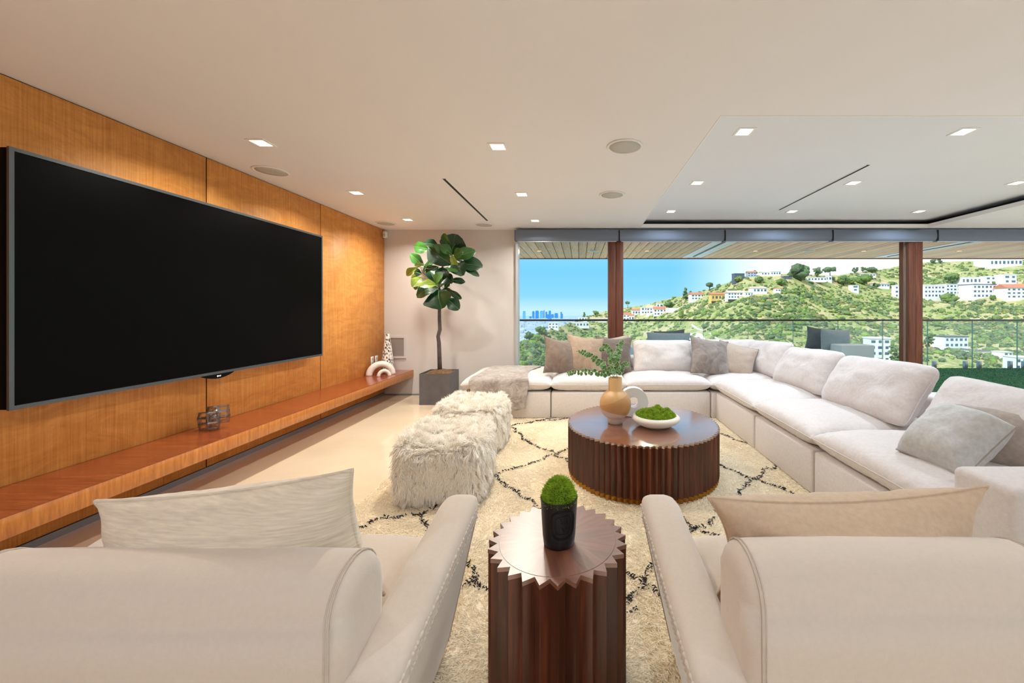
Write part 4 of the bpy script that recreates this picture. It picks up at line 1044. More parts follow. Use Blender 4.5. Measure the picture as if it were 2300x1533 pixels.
# ------------------------------------------------------------------ balcony
struct('balcony_floor', box(-2.2, XR+2.4, 5.86, 8.45, -0.3, -0.012), MAT['turfbase'])
g = np.random.default_rng(12); nb = 60000
bx = g.uniform(2.8, 11.5, nb); by = g.uniform(5.88, 8.42, nb); ba = g.uniform(0, 2*PI, nb); bl = g.uniform(0.010, 0.022, nb)
dx, dy = np.cos(ba), np.sin(ba); bw = 0.006
v0 = np.stack([bx-dx*bw, by-dy*bw, np.full(nb, -0.012)], 1); v1 = np.stack([bx+dx*bw, by+dy*bw, np.full(nb, -0.012)], 1)
v2 = np.stack([bx-dy*bl*0.6, by+dx*bl*0.6, -0.012+bl], 1)
o = link('artificial_turf', np_mesh(np.stack([v0, v1, v2], 1).reshape(-1, 3), np.arange(nb*3).reshape(-1, 3)), MAT['turf'])
tag(o, 'deep green artificial turf covering the balcony floor', 'turf', None, 'stuff')
# planked soffit
sf = struct('soffit', box(-2.2, XR+2.4, 5.87, 8.78, 2.462, 2.499), MAT['slot'])
pm = box(-0.072, 0.072, 5.88, 8.78, 2.440, 2.4615, 0.003, 1); pm.materials.append(MAT['soffit'])
for k in range(94):
    link('plank', pm, None, sf, (-2.12+0.155*k, 0, 0))
struct('trim_4', box(-2.2, XR+2.4, 8.782, 8.83, 2.425, 2.66), MAT['mahogany'])
for X, lab in ((2.49, 'near the narrow double post'), (6.75, 'beyond the thick mahogany post')):
    t = thing('recessed_heater', (X, 7.4, 2.4385), 'long pale recessed heater strip in the planked soffit '+lab, 'heater', 'recessed soffit heaters')
    link('frame', boxes([(-0.21, 0.21, -1.2, -1.15, -0.008, 0), (-0.21, 0.21, 1.15, 1.2, -0.008, 0), (-0.21, -0.15, -1.15, 1.15, -0.008, 0), (0.15, 0.21, -1.15, 1.15, -0.008, 0)]), MAT['white'], t)
    link('tray', box(-0.15, 0.15, -1.15, 1.15, -0.003, 0), MAT['white'], t)
    link('heater_bar', box(-0.02, 0.02, -1.05, 1.05, -0.012, -0.004), MAT['darkmetal'], t)
def soffit_round(name, X, r, matr, label, cat, group):
    t = thing(name, (X, 7.67, 2.4395), label, cat, group)
    link('rim', lathe([(r*0.8, -0.001), (r*0.84, -0.006), (r*0.97, -0.006), (r, -0.001)], 32), MAT['white'] if cat == 'speaker' else MAT['brass'], t)
    link('cover', lathe([(r*0.79, -0.0005), (r*0.79, -0.004), (0.005, -0.004)], 32), matr, t)
MAT['soffit_lamp'] = emit('soffit_lamp', (1.0, 0.75, 0.4, 1), 1.5)
sl_lab = {-0.816: 'over the city view by the window edge', 1.33: 'between the narrow post and the heater strip', 3.49: 'right of the first heater strip', 5.65: 'beside the thick mahogany post', 7.55: 'past the thick mahogany post'}
for X in (-0.816, 1.33, 3.49, 5.65, 7.55):
    soffit_round('soffit_light', X, 0.055, MAT['soffit_lamp'], 'small round warm light in the planked soffit '+sl_lab[X], 'light', 'round lights in the soffit')
    ld = bpy.data.lights.new('soffit_lamp', 'AREA'); ld.shape = 'DISK'; ld.size = 0.08; ld.energy = 9; ld.color = (1, 0.86, 0.68)
    lo = bpy.data.objects.new('soffit_lamp', ld); COL.objects.link(lo); lo.location = (X, 7.67, 2.425)
for X, lab in ((0.266, 'beside the narrow double post'), (4.56, 'left of the thick mahogany post')):
    soffit_round('soffit_speaker', X, 0.115, MAT['speaker'], 'round white speaker in the planked soffit '+lab, 'speaker', 'round speakers in the soffit')
# glass railing
YR = 8.30
t = thing('glass_railing', (4.5, YR, -0.012), 'frameless glass balcony railing with a dark top rail and floor clamps', 'railing')
link('top_rail', box(-6.6, 7.9, -0.025, 0.025, 1.035, 1.072, 0.004, 2), MAT['darkmetal'], t)
pg = box(0.006, 0.960, -0.006, 0.006, 0.02, 1.036); pg.materials.append(MAT['railglass'])
pe = boxes([(0.0055, 0.0075, -0.006, 0.006, 0.02, 1.036), (0.9585, 0.9605, -0.006, 0.006, 0.02, 1.036)]); pe.materials.append(MAT['glassedge'])
sp = box(-0.032, 0.032, -0.028, 0.028, 0.0, 0.175, 0.004, 2); sp.materials.append(MAT['steel'])
sb = box(-0.045, 0.045, -0.045, 0.045, 0.0, 0.012, 0.003, 1); sb.materials.append(MAT['darkmetal'])
for k in range(-9, 5):
    x = 7.485+0.966*k-4.5
    gp = link('glass_panel', pg, None, t, (x, 0, 0)); link('polished_edge', pe, None, gp)
    for dx in (0.145, 0.815):
        s_ = link('clamp', sp, None, t, (x+dx, 0, 0)); link('clamp_foot', sb, None, s_)
# outdoor seating
t = thing('outdoor_sofa', (4.9, 7.6, -0.012), 'pale slate outdoor sofa with a boxy arm on the balcony turf', 'sofa')
link('arm', box(-0.15, 0.457, -0.60, -0.25, 0.05, 0.635, 0.02), MAT['outdoor_body'], t)
link('seat_base', box(-0.75, 0.457, -0.245, 0.55, 0.05, 0.30, 0.02), MAT['outdoor_body'], t)
link('back', box(0.25, 0.457, -0.245, 0.55, 0.30, 0.62, 0.02), MAT['outdoor_body'], t)
link('seat_cushion', soft_slab(1.0, 0.78, 0.15, 6, 0.45, 0.01, 0.01, 0.004, 5, 20, 3)[0], MAT['outdoor'], t, (-0.25, 0.15, 0.375))
for fx in (-0.65, 0.38): 
    for fy in (-0.15, 0.45): link('foot', box(fx-0.03, fx+0.03, fy-0.03, fy+0.03, 0, 0.05), MAT['darkmetal'], t)
pillow('outdoor_pillow', (4.93, 7.43, 0.45), 0.66, 0.44, 0.19, 'outdoor', 12, 4, 3, 'slate blue outdoor pillow propped behind the outdoor sofa arm', 'outdoor pillows', 0.06, 2.6, 51)
pillow('outdoor_pillow', (4.73, 7.66, 0.45), 0.50, 0.47, 0.17, 'outdoor_dark', -50, 6, 4, 'charcoal outdoor pillow peeking over the slate blue pillow', 'outdoor pillows', 0.12, 2.3, 52)
t = thing('outdoor_chair', (1.55, 7.1, -0.012), 'slate outdoor lounge chair on the balcony behind the white sofa', 'chair')
link('seat_base', box(-0.46, 0.46, -0.35, 0.5, 0.06, 0.34, 0.02), MAT['outdoor_body'], t)
link('back', box(-0.42, 0.42, -0.47, -0.35, 0.06, 0.70, 0.03), MAT['outdoor_body'], t)
for s in (-1, 1): link('arm', box(s*0.52-0.06, s*0.52+0.06, -0.47, 0.5, 0.06, 0.58, 0.02), MAT['outdoor_body'], t)
for fx in (-0.4, 0.4):
    for fy in (-0.38, 0.42): link('foot', box(fx-0.03, fx+0.03, fy-0.03, fy+0.03, 0, 0.06), MAT['darkmetal'], t)
pillow('outdoor_pillow', (1.56, 6.86, 0.36), 0.76, 0.50, 0.16, 'outdoor', 0, -4, 1, 'slate blue pillow showing above the wide white cushion', 'outdoor pillows', 0.04, 3, 53)
pillow('outdoor_pillow', (1.66, 7.10, 0.36), 0.56, 0.54, 0.15, 'outdoor_dark', 0, -8, -4, 'charcoal pillow just behind the slate blue pillow on the outdoor chair', 'outdoor pillows', 0.08, 2.5, 54)

# ------------------------------------------------------------------ canyon hillside
rx = [300, 1060, 1165, 1200, 1240, 1290, 1312, 1359, 1400, 1450, 1497, 1528, 1593, 1646, 1672, 1750, 1778, 1883, 1917, 1987, 2023, 2073, 2143, 2300, 2700, 3600]
ry = [830, 800, 775, 752, 738, 723, 712, 699, 691, 684, 672, 665, 649, 631, 620, 614, 616, 618, 612, 604, 596, 589, 587, 583, 578, 575]
rD = [250, 250, 280, 330, 420, 560, 640, 700, 700, 660, 600, 560, 500, 460, 450, 450, 450, 520, 540, 600, 620, 640, 640, 600, 560, 560]
YBOT, D0 = 905.0, 80.0
def ground(px, t):
    yr = np.interp(px, rx, ry); D = np.interp(px, rx, rD)
    py = YBOT+(yr-YBOT)*t; d = D0+(D-D0)*t**1.15
    X = (px-CX)/F*d; Z = HC-(py-CY)/F*d
    k = np.sin(PI*np.clip(t, 0, 1))
    Z = Z+k*(2.6*np.sin(X*0.045+d*0.02)+1.8*np.sin(d*0.09-X*0.03)+1.2*np.sin(X*0.11+1.3*np.sin(d*0.05)))
    return X, d, Z
def t_of(px, py):
    return (YBOT-py)/(YBOT-np.interp(px, rx, ry))
pxs = np.linspace(600, 3400, 300); ts = np.linspace(0, 1, 90)
PX, TT = np.meshgrid(pxs, ts); GX, GY, GZ = ground(PX, TT)
bk = []
for k in range(1, 9):   # far side of the ridge
    X, d, Z = ground(pxs, np.ones_like(pxs)); d2 = d*(1+0.06*k); bk.append(((pxs-CX)/F*d2, d2, Z-3.0*k*k))
GX = np.vstack([GX]+[b[0][None] for b in bk]); GY = np.vstack([GY]+[b[1][None] for b in bk]); GZ = np.vstack([GZ]+[b[2][None] for b in bk])
nr, ncol = GX.shape; idx = np.arange(nr*ncol).reshape(nr, ncol)
fq = np.stack([idx[:-1, :-1], idx[:-1, 1:], idx[1:, 1:], idx[1:, :-1]], -1).reshape(-1, 4)
def hill_mat():
    m, nt, b = base_mat('hillside_ground'); v = coords(nt)
    f = noise_node(nt, v, 0.035, 6, 0.62, 0.6); f2 = noise_node(nt, v, 0.55, 6, 0.75)
    c = ramp(nt, f, [(0.36, lin(104, 138, 58)), (0.47, lin(150, 164, 86)), (0.56, lin(206, 184, 134)), (0.70, lin(222, 200, 156))])
    c2 = ramp(nt, f2, [(0.36, lin(96, 112, 64)), (0.5, lin(176, 168, 112)), (0.66, lin(232, 214, 176))])
    nt.links.new(mixc(nt, 0.5, c, c2), b.inputs['Base Color']); b.inputs['Roughness'].default_value = 0.95; b.inputs['Specular IOR Level'].default_value = 0.1
    return m
hill = link('hillside', np_mesh(np.stack([GX.ravel(), GY.ravel(), GZ.ravel()], 1), fq, True), hill_mat()); hill['kind'] = 'structure'
def scrub_mat(name, stops, scale=0.09):
    m, nt, b = base_mat(name)
    ge = nt.nodes.new('ShaderNodeNewGeometry')
    f = noise_node(nt, ge.outputs['Position'], scale, 2, 0.6); f2 = noise_node(nt, ge.outputs['Position'], 1.1, 4, 0.8)
    c = ramp(nt, f, [(p, lin(*q)) for p, q in stops]); c = mixc(nt, 0.42, c, ramp(nt, f2, [(0.38, lin(40, 66, 34)), (0.62, lin(204, 212, 150))]))
    nt.links.new(c, b.inputs['Base Color']); b.inputs['Roughness'].default_value = 0.9; b.inputs['Specular IOR Level'].default_value = 0.15
    add_bump(nt, b, f2, 1.0, 0.8)
    return m
MAT['scrub'] = scrub_mat('chaparral', [(0.34, (84, 116, 62)), (0.46, (128, 152, 84)), (0.56, (120, 160, 62)), (0.68, (168, 172, 104))])
MAT['scrub_dark'] = scrub_mat('chaparral_dark', [(0.3, (44, 84, 60)), (0.5, (74, 112, 74)), (0.7, (104, 136, 92))], 0.2)
MAT['scrub_olive'] = scrub_mat('chaparral_olive', [(0.3, (136, 128, 80)), (0.5, (164, 154, 100)), (0.7, (190, 172, 122))], 0.2)
MAT['scrub_lime'] = scrub_mat('chaparral_lime', [(0.3, (110, 156, 40)), (0.5, (146, 186, 56)), (0.7, (176, 200, 84))], 0.2)
MAT['treegreen'] = scrub_mat('tree_crown', [(0.3, (58, 104, 52)), (0.5, (96, 142, 60)), (0.7, (150, 176, 70))], 0.03)
MAT['treedark'] = scrub_mat('tree_crown_dark', [(0.3, (36, 84, 66)), (0.5, (60, 112, 82)), (0.7, (94, 140, 96))], 0.03)
iv, if_ = icos(2)
def blob(seed, amp=0.34):
    g = np.random.default_rng(seed); ph = g.uniform(0, 6, 9)
    r = 1+amp*(np.sin(iv[:, 0]*5+ph[0])*np.sin(iv[:, 1]*5+ph[1])+0.7*np.sin(iv[:, 2]*7+ph[2]+iv[:, 0]*4))+amp*0.5*g.uniform(-1, 1, len(iv))
    return iv*r[:, None]*np.array([1, 1, 0.8])
blobs = [blob(s) for s in range(6)]
iv1, if1 = icos(1)
g = np.random.default_rng(21)
KEEP = []
def gpos(px, py):
    X, d, Z = ground(np.array(float(px)), np.array(min(1.0, float(t_of(px, py))))); return float(X), float(d), float(Z)
# trees on the hill: (px, base y, width px, height px, shape, label)
MAT['hilltrunk'] = flat('hill_trunk', (96, 82, 68), 0.9)
def hill_tree(px, py, w, h, shape, mat, label, group='trees on the canyon hillside'):
    X, d, Z = gpos(px, py); W, H = w/F*d, h/F*d
    t = thing('hillside_tree', (X, d, Z), label, 'tree', group); KEEP.append((X, d, W*0.4))
    g = np.random.default_rng(int(px*7+py)); V, Fc, of = [], [], 0
    nb = {'round': 16, 'tall': 14, 'umbrella': 9, 'airy': 12}[shape]
    for k in range(nb):
        u = g.normal(0, 1, 3); u /= np.linalg.norm(u); q = g.random()**0.4
        if shape == 'round': c = np.array([u[0]*W*0.33*q, u[1]*W*0.33*q, H*0.56+u[2]*H*0.30*q]); s = W*0.21*g.uniform(0.8, 1.2)
        elif shape == 'tall': zz = g.uniform(0.2, 0.95); c = np.array([u[0]*W*0.3*(1.15-zz)*1.2, u[1]*W*0.3*(1.15-zz), H*zz]); s = W*0.26*(1.2-zz*0.6)
        elif shape == 'umbrella': c = np.array([u[0]*W*0.36*q, u[1]*W*0.36*q, H*0.80+u[2]*H*0.06]); s = W*0.22
        else: c = np.array([u[0]*W*0.36*q, u[1]*W*0.3*q, H*(0.6+0.32*u[2])]); s = W*0.15*g.uniform(0.7, 1.3)
        b = blobs[k % 6]*s+c; V.append(b); Fc.append(if_+of); of += len(b)
    link('crown', np_mesh(np.vstack(V), np.vstack(Fc), False), MAT[mat], t)
    link('trunk', tube([(0, 0, -1.0), (W*0.02, 0, H*0.35), (0, 0, H*0.75)], [W*0.05, W*0.04, W*0.02], 7), MAT['hilltrunk'], t)
trees = [(1798, 632, 50, 38, 'round', 'treedark', 'huge rounded dark tree on the ridge top'), (1835, 622, 24, 22, 'airy', 'treedark', 'airy dark pine beside the huge ridge tree'),
 (1864, 630, 26, 31, 'umbrella', 'treedark', 'spreading umbrella pine on the ridge'), (1540, 673, 14, 30, 'tall', 'treedark', 'tall dark cypress like tree left of the mid slope villa'),
 (1551, 672, 12, 20, 'tall', 'treedark', 'shorter dark cypress next to the tall cypress'), (1593, 653, 22, 17, 'umbrella', 'treedark', 'flat topped dark pine above the red roofed villa'),
 (1410, 692, 13, 16, 'umbrella', 'treedark', 'lone lollipop shaped tree on the ridge by the narrow post'), (1503, 692, 22, 14, 'round', 'treegreen', 'bright yellow green tree beside the white retaining wall'),
 (1531, 716, 16, 18, 'tall', 'treegreen', 'fresh green tree below the retaining wall near the rail'), (1895, 641, 26, 20, 'round', 'treegreen', 'bright green round tree on the slope below the umbrella pine'),
 (1912, 640, 16, 18, 'round', 'treegreen', 'green tree beside the small white cube house'), (1937, 640, 36, 22, 'round', 'treegreen', 'broad light green tree behind the pink roofed house'),
 (1968, 650, 14, 14, 'round', 'treegreen', 'green tree in front of the long pink roofed house'), (2002, 646, 18, 14, 'round', 'treegreen', 'green tree right of the long pink roofed house'),
 (2139, 640, 28, 22, 'round', 'treegreen', 'olive green tree above the balconied apartment block'), (2130, 675, 34, 20, 'round', 'treegreen', 'dark green tree below the balconied apartment block'),
 (2171, 656, 10, 18, 'tall', 'treegreen', 'slim bright green tree left of the house on a white retaining wall'), (2233, 664, 12, 30, 'tall', 'treegreen', 'column of bright green trees right of the retaining wall house'),
 (2231, 675, 13, 12, 'round', 'treegreen', 'lime green bush below the column of trees'), (2113, 592, 14, 16, 'airy', 'treedark', 'airy grey green tree on the far ridge beyond the thick post'),
 (2096, 592, 12, 11, 'round', 'treedark', 'small dark tree on the far ridge skyline'), (1920, 613, 16, 13, 'airy', 'treedark', 'palm like tree cluster on the right ridge skyline'),
 (1938, 611, 14, 12, 'airy', 'treedark', 'feathery tree on the right ridge skyline'), (1958, 612, 24, 12, 'round', 'treedark', 'low dark tree on the right ridge skyline'),
 (1659, 634, 16, 15, 'round', 'treegreen', 'bright green tree below the dark modern house'), (1696, 612, 10, 12, 'round', 'treedark', 'dark tree behind the hilltop villa'),
 (1704, 634, 22, 14, 'round', 'treegreen', 'green tree on the slope below the hilltop villa'), (1755, 640, 22, 16, 'round', 'treegreen', 'soft green tree above the white gabled house'),
 (2085, 800, 30, 50, 'airy', 'treegreen', 'leafy light green tree low in the canyon beside the thick post'), (2010, 820, 34, 58, 'airy', 'treegreen', 'leafy light green tree beside the tall white canyon building'),
 (1312, 716, 8, 16, 'tall', 'treedark', 'small dark cypress on the low ridge near the skyline'), (1338, 708, 14, 12, 'round', 'treegreen', 'green tree on the low ridge left of the narrow post'),
 (1217, 752, 26, 22, 'round', 'treegreen', 'bright green tree in the valley below the city skyline'), (1188, 765, 22, 22, 'round', 'treedark', 'blue green tree in the valley near the window edge')]
for a in trees: hill_tree(*a)
# houses: (px0, px1, top y, base y, roof, rows, cols, label, wall)
MAT['stucco'] = flat('white_stucco', (244, 242, 240), 0.8); MAT['stucco_g'] = flat('grey_stucco', (176, 186, 196), 0.8); MAT['stucco_y'] = flat('ochre_stucco', (236, 196, 110), 0.8)
MAT['stucco_d'] = flat('dark_cladding', (92, 98, 108), 0.7); MAT['tile_red'] = flat('terracotta', (206, 126, 92), 0.8, var=0.15, vscale=0.5); MAT['tile_pink'] = flat('pale_clay_roof', (226, 186, 168), 0.8)
MAT['hwin'] = flat('house_glass', (70, 100, 124), 0.15); MAT['deck'] = flat('deck_dark', (74, 66, 60), 0.8)
winm = box(-0.5, 0.5, -0.5, 0.5, -0.5, 0.5); winm.materials.append(MAT['hwin'])
def house(x0, x1, yt, yb, roof, rows, cols, label, wall='stucco', deck=False):
    mx = (x0+x1)/2; X, d, Z = gpos(mx, yb); W = (x1-x0)/F*d; H = (yb-yt)/F*d; Dp = max(6.0, W*0.6); rz = 0.12*math.sin(mx)
    Z = HC-(yb-CY)/F*d
    t = thing('hillside_house', (X, d-Dp*0.3, Z), label, 'house', 'houses on the canyon hillside', rz)
    KEEP.append((X-W*0.25, d+Dp*0.2, W*0.4)); KEEP.append((X+W*0.25, d+Dp*0.2, W*0.4)); KEEP.append((X, d-Dp*0.4, W*0.35))
    hb = H*(0.72 if roof in ('gable', 'pink') else 0.95)
    link('wall', boxes([(-W/2, W/2, 0, Dp, -H*0.4, hb)]), MAT[wall], t)
    if roof in ('gable', 'pink'):
        e = W*0.04; vs = [(-W/2-e, -e, hb), (W/2+e, -e, hb), (W/2+e, Dp+e, hb), (-W/2-e, Dp+e, hb), (-W/2-e, Dp/2, H), (W/2+e, Dp/2, H)]
        link('roof', bm_from(vs, [(0,1,5,4), (2,3,4,5), (1,2,5), (3,0,4), (3,2,1,0)]), MAT['tile_red' if roof == 'gable' else 'tile_pink'], t)
    else: link('roof', boxes([(-W/2-0.3, W/2+0.3, -0.4, Dp+0.3, hb, H)]), MAT['stucco'] if roof == 'flat' else MAT['stucco_d'], t)
    for r in range(rows):
        for c in range(cols):
            o = link('window', winm, None, t, (-W/2+W*(c+0.5)/cols, -0.02, hb*(r+0.5)/rows)); o.scale = (W/cols*(0.42+0.18*((c+r) % 2)), 0.12, hb/rows*0.45)
    if deck:
        link('deck', boxes([(-W/2, W/2, -Dp*0.2, 0, -0.35*H, -0.12*H)]), MAT['deck'], t)
S_ = 'stucco'
hs = [(1399, 1414, 701, 719, 'gable', 2, 2, 'red roofed house touching the narrow post above the rail'), (1412, 1424, 705, 719, 'gable', 1, 2, 'small red roofed house beside the post house'),
 (1420, 1438, 693, 706, 'gable', 1, 3, 'white house with red roof at the low end of the ridge'), (1440, 1454, 689, 705, 'flat', 2, 2, 'narrow white house in the ridge cluster'),
 (1452, 1472, 686, 704, 'pink', 2, 3, 'white gabled house in the middle of the ridge cluster'), (1468, 1495, 688, 708, 'gable', 2, 4, 'white house with terracotta gable and dark deck', S_, True),
 (1474, 1489, 681, 690, 'flat', 1, 2, 'small white house above the terracotta gable house'), (1551, 1580, 656, 673, 'gable', 2, 4, 'white mid slope villa with red roof beside the cypresses'),
 (1596, 1627, 656, 674, 'gable', 1, 4, 'red roofed villa with a dark deck on the green slope', 'stucco_y', True), (1633, 1671, 652, 670, 'pink', 2, 6, 'long white house with pale red roof on the slope', S_, True),
 (1672, 1690, 656, 664, 'flat', 1, 3, 'low white house right of the long pale roofed house'), (1648, 1671, 614, 631, 'dark', 3, 4, 'dark modern stacked house on the ridge', 'stucco_d'),
 (1678, 1697, 608, 621, 'gable', 2, 3, 'pale blue hilltop villa with red roof', 'stucco_g'), (1708, 1728, 609, 618, 'pink', 1, 3, 'white hilltop house with pink roof'), (1729, 1752, 609, 618, 'flat', 1, 4, 'white flat roofed hilltop house next to the pink roof'),
 (1688, 1721, 643, 657, 'pink', 1, 4, 'white gabled house strung along the slope'), (1740, 1751, 646, 655, 'gable', 1, 2, 'small white house at the end of the slope row'),
 (1759, 1777, 620, 626, 'dark', 1, 3, 'low brown flat roofed house left of the huge tree', 'stucco_d'), (1804, 1850, 623, 631, 'flat', 1, 7, 'long low white modern house under the ridge pines'), (1852, 1866, 619, 631, 'flat', 1, 2, 'white tower block end beside the umbrella pine'),
 (1911, 1927, 640, 654, 'flat', 2, 1, 'small white cube house in the trees'), (1954, 1994, 634, 645, 'pink', 1, 6, 'long pink roofed white house on the right slope'), (2008, 2024, 640, 668, 'flat', 3, 2, 'tall white house half hidden by the thick post'),
 (1928, 1962, 613, 621, 'pink', 1, 5, 'row house with pale roof just below the right ridge'), (2070, 2114, 640, 668, 'flat', 3, 6, 'white stepped apartment block right of the thick post'), (2115, 2160, 638, 661, 'flat', 3, 5, 'white apartment block with long balconies', S_),
 (2154, 2202, 622, 638, 'flat', 1, 6, 'long low white house above the apartment blocks'), (2211, 2232, 620, 638, 'flat', 2, 2, 'white cube house with a band of windows'), (2247, 2279, 616, 637, 'flat', 2, 2, 'large white cube house with big square windows'),
 (2175, 2229, 638, 669, 'dark', 3, 6, 'wide white house standing on a tall white retaining wall'), (2254, 2303, 637, 670, 'gable', 3, 5, 'large white house with a red tiled roof at the hill end'), (2214, 2280, 582, 598, 'flat', 1, 8, 'long white house high under the soffit'),
 (2112, 2166, 754, 791, 'dark', 3, 5, 'modern black and white terraced house low in the canyon'), (2088, 2112, 759, 776, 'flat', 1, 2, 'ochre house beside the black and white terraced house', 'stucco_y'), (2152, 2176, 783, 794, 'dark', 1, 3, 'small white bungalow in the canyon'),
 (2185, 2224, 787, 798, 'dark', 1, 5, 'long low white bungalow in the canyon'), (2246, 2268, 789, 806, 'flat', 2, 2, 'white two storey house low in the canyon'), (2273, 2310, 800, 830, 'flat', 2, 3, 'pale house just above the turf at the canyon floor'),
 (1950, 1992, 757, 812, 'flat', 4, 3, 'tall plain white building behind the outdoor sofa arm'), (1280, 1323, 723, 733, 'flat', 1, 6, 'row of white houses just below the rail left of the narrow post'), (1232, 1254, 724, 737, 'flat', 2, 3, 'white valley house below the city towers'),
 (1300, 1319, 712, 720, 'flat', 1, 3, 'pale house on the low ridge above the rail'), (1327, 1364, 713, 721, 'pink', 1, 6, 'long pale roofed house on the low ridge beside the narrow post')]
for a in hs: house(*a)
X, d, Z = gpos(1518, 697)
for q in (-10, -5, 0, 5, 10): KEEP.append((X+q, d, 4.0))
t = thing('retaining_wall', (X, d, Z), 'long white retaining wall on the slope beside the yellow green tree', 'wall', None, -0.25)
link('wall_slab', boxes([(-13, 13, 0, 0.6, -3, 3.2)]), MAT['stucco'], t); link('coping', boxes([(-13.2, 13.2, -0.2, 0.8, 3.2, 3.5)]), MAT['stucco'], t)
# pale curved terrace and road in the canyon behind the sofa
def on_hill(name, rows, label, cat, mat, lift):
    """skin of rows of (px, py) laid on the ground, given a kerb skirt"""
    R = [[Vector(gpos(*q))+Vector((0, 0, lift)) for q in row] for row in rows]; m = len(R[0]); vs = [v for r in R for v in r]; fs = []
    for i in range(len(R)-1):
        for k in range(m-1): fs.append((i*m+k, i*m+k+1, (i+1)*m+k+1, (i+1)*m+k))
    n0 = len(vs); ring = [k for k in range(m)]+[i*m+m-1 for i in range(1, len(R))]+[(len(R)-1)*m+k for k in range(m-2, -1, -1)]+[i*m for i in range(len(R)-2, 0, -1)]
    vs += [vs[i]-Vector((0, 0, lift+2)) for i in ring]; q = len(ring)
    fs += [(ring[i], n0+i, n0+(i+1) % q, ring[(i+1) % q]) for i in range(q)]
    for i in ring: KEEP.append((vs[i].x, vs[i].y, 4.0))
    return tag(link(name, mesh(vs, fs), mat), label, cat)
MAT['roadway'] = flat('pale_road', (206, 196, 178), 0.9, var=0.1, vscale=0.3)
rows = []
for i in range(11):
    f = i/10; y = 806+(741-806)*f; hw_ = 44*math.sqrt(max(0.02, 1-f**2.2)); cxp = 1560-4*f
    rows.append([(cxp-hw_+2*hw_*k/10, y) for k in range(11)])
on_hill('canyon_terrace', rows, 'pale domed concrete terrace in the canyon behind the upright cushion', 'terrace', MAT['stucco'], 0.8)
ctr = [(1554, 731), (1566, 733), (1580, 738), (1596, 744), (1612, 750), (1628, 757), (1644, 764), (1658, 772), (1668, 780)]
on_hill('canyon_road', [[(x+1, y-1), (x, y), (x-1, y+1)] for x, y in ctr], 'pale road winding down the canyon slope below the rail', 'road', MAT['roadway'], 0.4)
KA = np.array(KEEP)
def scrub_points(n):
    px = np.where(g.random(n) < 0.92, g.uniform(1050, 2450, n), g.uniform(700, 3000, n)); t = g.random(n)**0.75*0.99+0.005
    X, d, Z = ground(px, t)
    dens = 0.5+0.5*np.sin(X*0.05+1.7*np.sin(d*0.021))*np.sin(d*0.043+X*0.013)+0.3*np.sin(X*0.17+2*np.sin(d*0.11))*np.sin(d*0.15)
    ok = g.random(n) < 0.22+0.75*dens
    for i0 in range(0, n, 2000):
        sl = slice(i0, i0+2000)
        ok[sl] &= ~((((KA[None, :, 0]-X[sl, None])**2+(KA[None, :, 1]-d[sl, None])**2) < (KA[None, :, 2]+2.5)**2).any(1))
    size = g.uniform(0.8, 2.6, n)*np.where(g.random(n) < 0.12, 1.35, 0.9)*(0.5+0.5*np.minimum(1, d/300))
    return [tuple(map(float, q)) for q in np.stack([px, t, X, d, Z, size], 1)[ok]]
pts = scrub_points(24000)
vis = []
for p in sorted([p for p in pts if 1165 < p[0] < 2310 and p[1] > 0.28], key=lambda p: -p[5]/p[3]):
    if all((p[2]-q[2])**2+(p[3]-q[3])**2 > (1.25*(p[5]+q[5]))**2 for q in vis): vis.append(p)
    if len(vis) == 290: break
vid = {id(p) for p in vis}
kinds = [('scrub', 'rounded green chaparral shrub on the sunny canyon hillside'), ('scrub_dark', 'dark blue green rounded shrub on the canyon hillside'),
         ('scrub_olive', 'dry olive brown shrub on the canyon hillside'), ('scrub_lime', 'bright lime green bush on the canyon hillside')]
bms = []
for kd, _ in kinds:
    row = [np_mesh(b, if_, False) for b in blobs[:4]]
    for m_ in row: m_.materials.append(MAT[kd])
    bms.append(row)
for k, (px, tt, X, d, Z, s) in enumerate(vis):
    kd = [0, 1, 0, 2, 1, 0, 3][int(g.integers(7))]
    o = link('hillside_shrub', bms[kd][k % 4], None, None, (X, d, Z+s*0.25), (0, 0, k*1.3)); o.scale = (s, s, s)
    tag(o, kinds[kd][1], 'shrub', 'shrubs on the canyon hillside')
parts = {kd: ([], [], [0]) for kd, _ in kinds}
for k, p in enumerate(pts):
    if id(p) in vid: continue
    _, _, X, d, Z, s = p; a = k*1.7; c_, s_ = math.cos(a), math.sin(a); b = iv1*(1+0.3*np.sin(iv1[:, :1]*6+k)+0.22*np.sin(iv1[:, 2:3]*9+k*2))*np.array([1, 1, 0.72])*s
    VV, FF, off = parts[kinds[[0, 1, 0, 2, 1, 1, 3, 0, 1][int(g.integers(9))]][0]]
    VV.append(np.stack([b[:, 0]*c_-b[:, 1]*s_+X, b[:, 0]*s_+b[:, 1]*c_+d, b[:, 2]+Z+s*0.25], 1)); FF.append(if1+off[0]); off[0] += len(b)
for (kd, _), lab in zip(kinds, ('dense low green chaparral scrub covering the canyon hillside', 'dark blue green low scrub scattered over the canyon hillside', 'dry olive low scrub scattered over the canyon hillside', 'bright lime low scrub scattered over the canyon hillside')):
    VV, FF, off = parts[kd]; o = link('hillside_scrub', np_mesh(np.vstack(VV), np.vstack(FF), False), MAT[kd]); tag(o, lab, 'scrub', None, 'stuff')

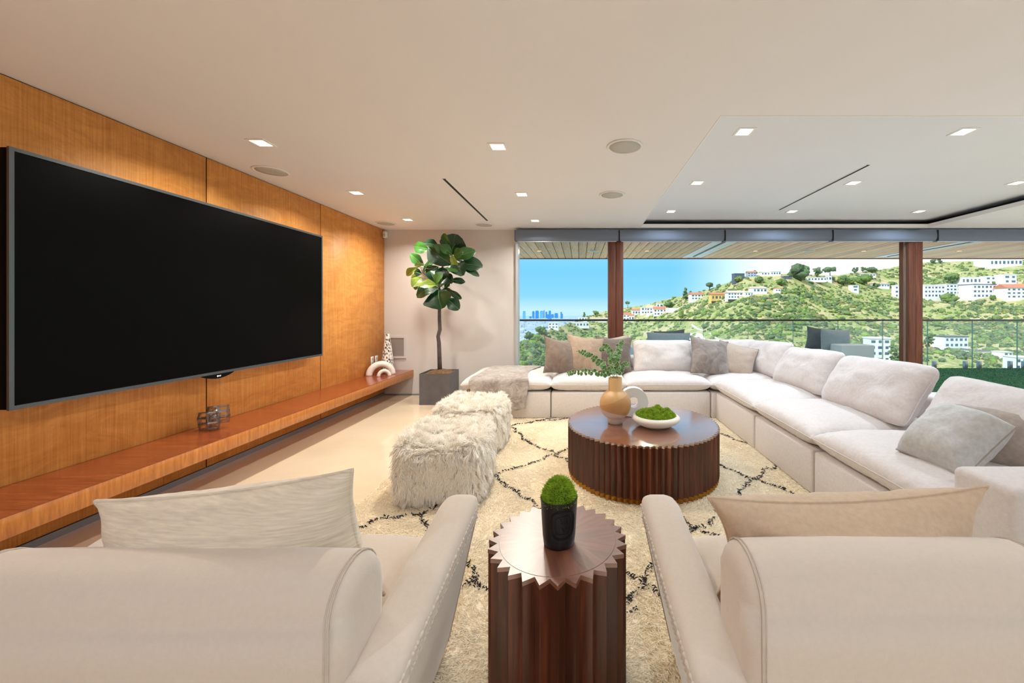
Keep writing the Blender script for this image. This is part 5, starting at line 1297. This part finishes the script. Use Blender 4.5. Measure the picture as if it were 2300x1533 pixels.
# ------------------------------------------------------------------ distant city
ZP = -95.0
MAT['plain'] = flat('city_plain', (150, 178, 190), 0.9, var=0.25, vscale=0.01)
o = link('city_plain', box(-9000, 3000, 350, 6500, ZP-5, ZP), MAT['plain']); o['kind'] = 'structure'
MAT['tower'] = flat('tower_blue_haze', (60, 140, 205), 0.3, var=0.15, vscale=0.01); MAT['tower_b'] = flat('tower_pale_blue_haze', (104, 176, 216), 0.3)  # distance haze put into the blue of the towers
DT = 3600.0
tw = [(125,175,250,'b'),(312,355,250,'a'),(375,440,240,'a'),(465,530,247,'b'),(538,558,230,'a'),(575,610,260,'a'),(640,685,240,'a'),(690,740,310,'a'),(755,825,290,'a'),(875,903,265,'a'),(903,922,300,'a'),(250,300,355,'a'),(612,640,312,'a')]
tl = ['pale blue tower standing alone by the window edge', 'slim rounded blue tower', 'broad flat topped blue tower', 'broad light blue tower with a thin neighbour', 'needle thin tallest blue tower', 'narrow blue tower beside the needle tower', 'tall blue tower with stepped top', 'short blue block between taller towers', 'wide dark blue block tower', 'slim blue tower at the skyline end', 'stub tower against the end tower', 'low blue block near the skyline start', 'low blue block beside the stepped tower']
for (a, b, yt, c), lab in zip(tw, tl):
    x0, x1 = (1160+a/8.846-CX)/F*DT, (1160+b/8.846-CX)/F*DT; zt = HC-(670+yt/8.846-CY)/F*DT; w = (x1-x0)/2
    t = thing('city_tower', ((x0+x1)/2, DT, ZP), 'distant '+lab+' on the skyline', 'tower', 'downtown towers')
    link('shaft', boxes([(-w, w, 0, 2*w, 0, (zt-ZP)*0.94)]), MAT['tower_b' if c == 'b' else 'tower'], t)
    link('crown', boxes([(-w*0.75, w*0.75, w*0.25, w*1.75, (zt-ZP)*0.94, zt-ZP)]), MAT['tower'], t)
g = np.random.default_rng(8); bb = bmesh.new()
for k in range(900):
    Y = g.uniform(700, 3400); px = g.uniform(1120, 1345); X = (px-CX)/F*Y; w = g.uniform(6, 20); h = g.uniform(4, 14)*(1+Y/3000)
    add_box(bb, X-w, X+w, Y, Y+2*w, ZP, ZP+h)
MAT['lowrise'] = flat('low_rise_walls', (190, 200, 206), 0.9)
o = link('low_rise_district', bm_mesh(bb), MAT['lowrise']); tag(o, 'pale low rise city blocks spread below the distant towers', 'city', None, 'stuff')
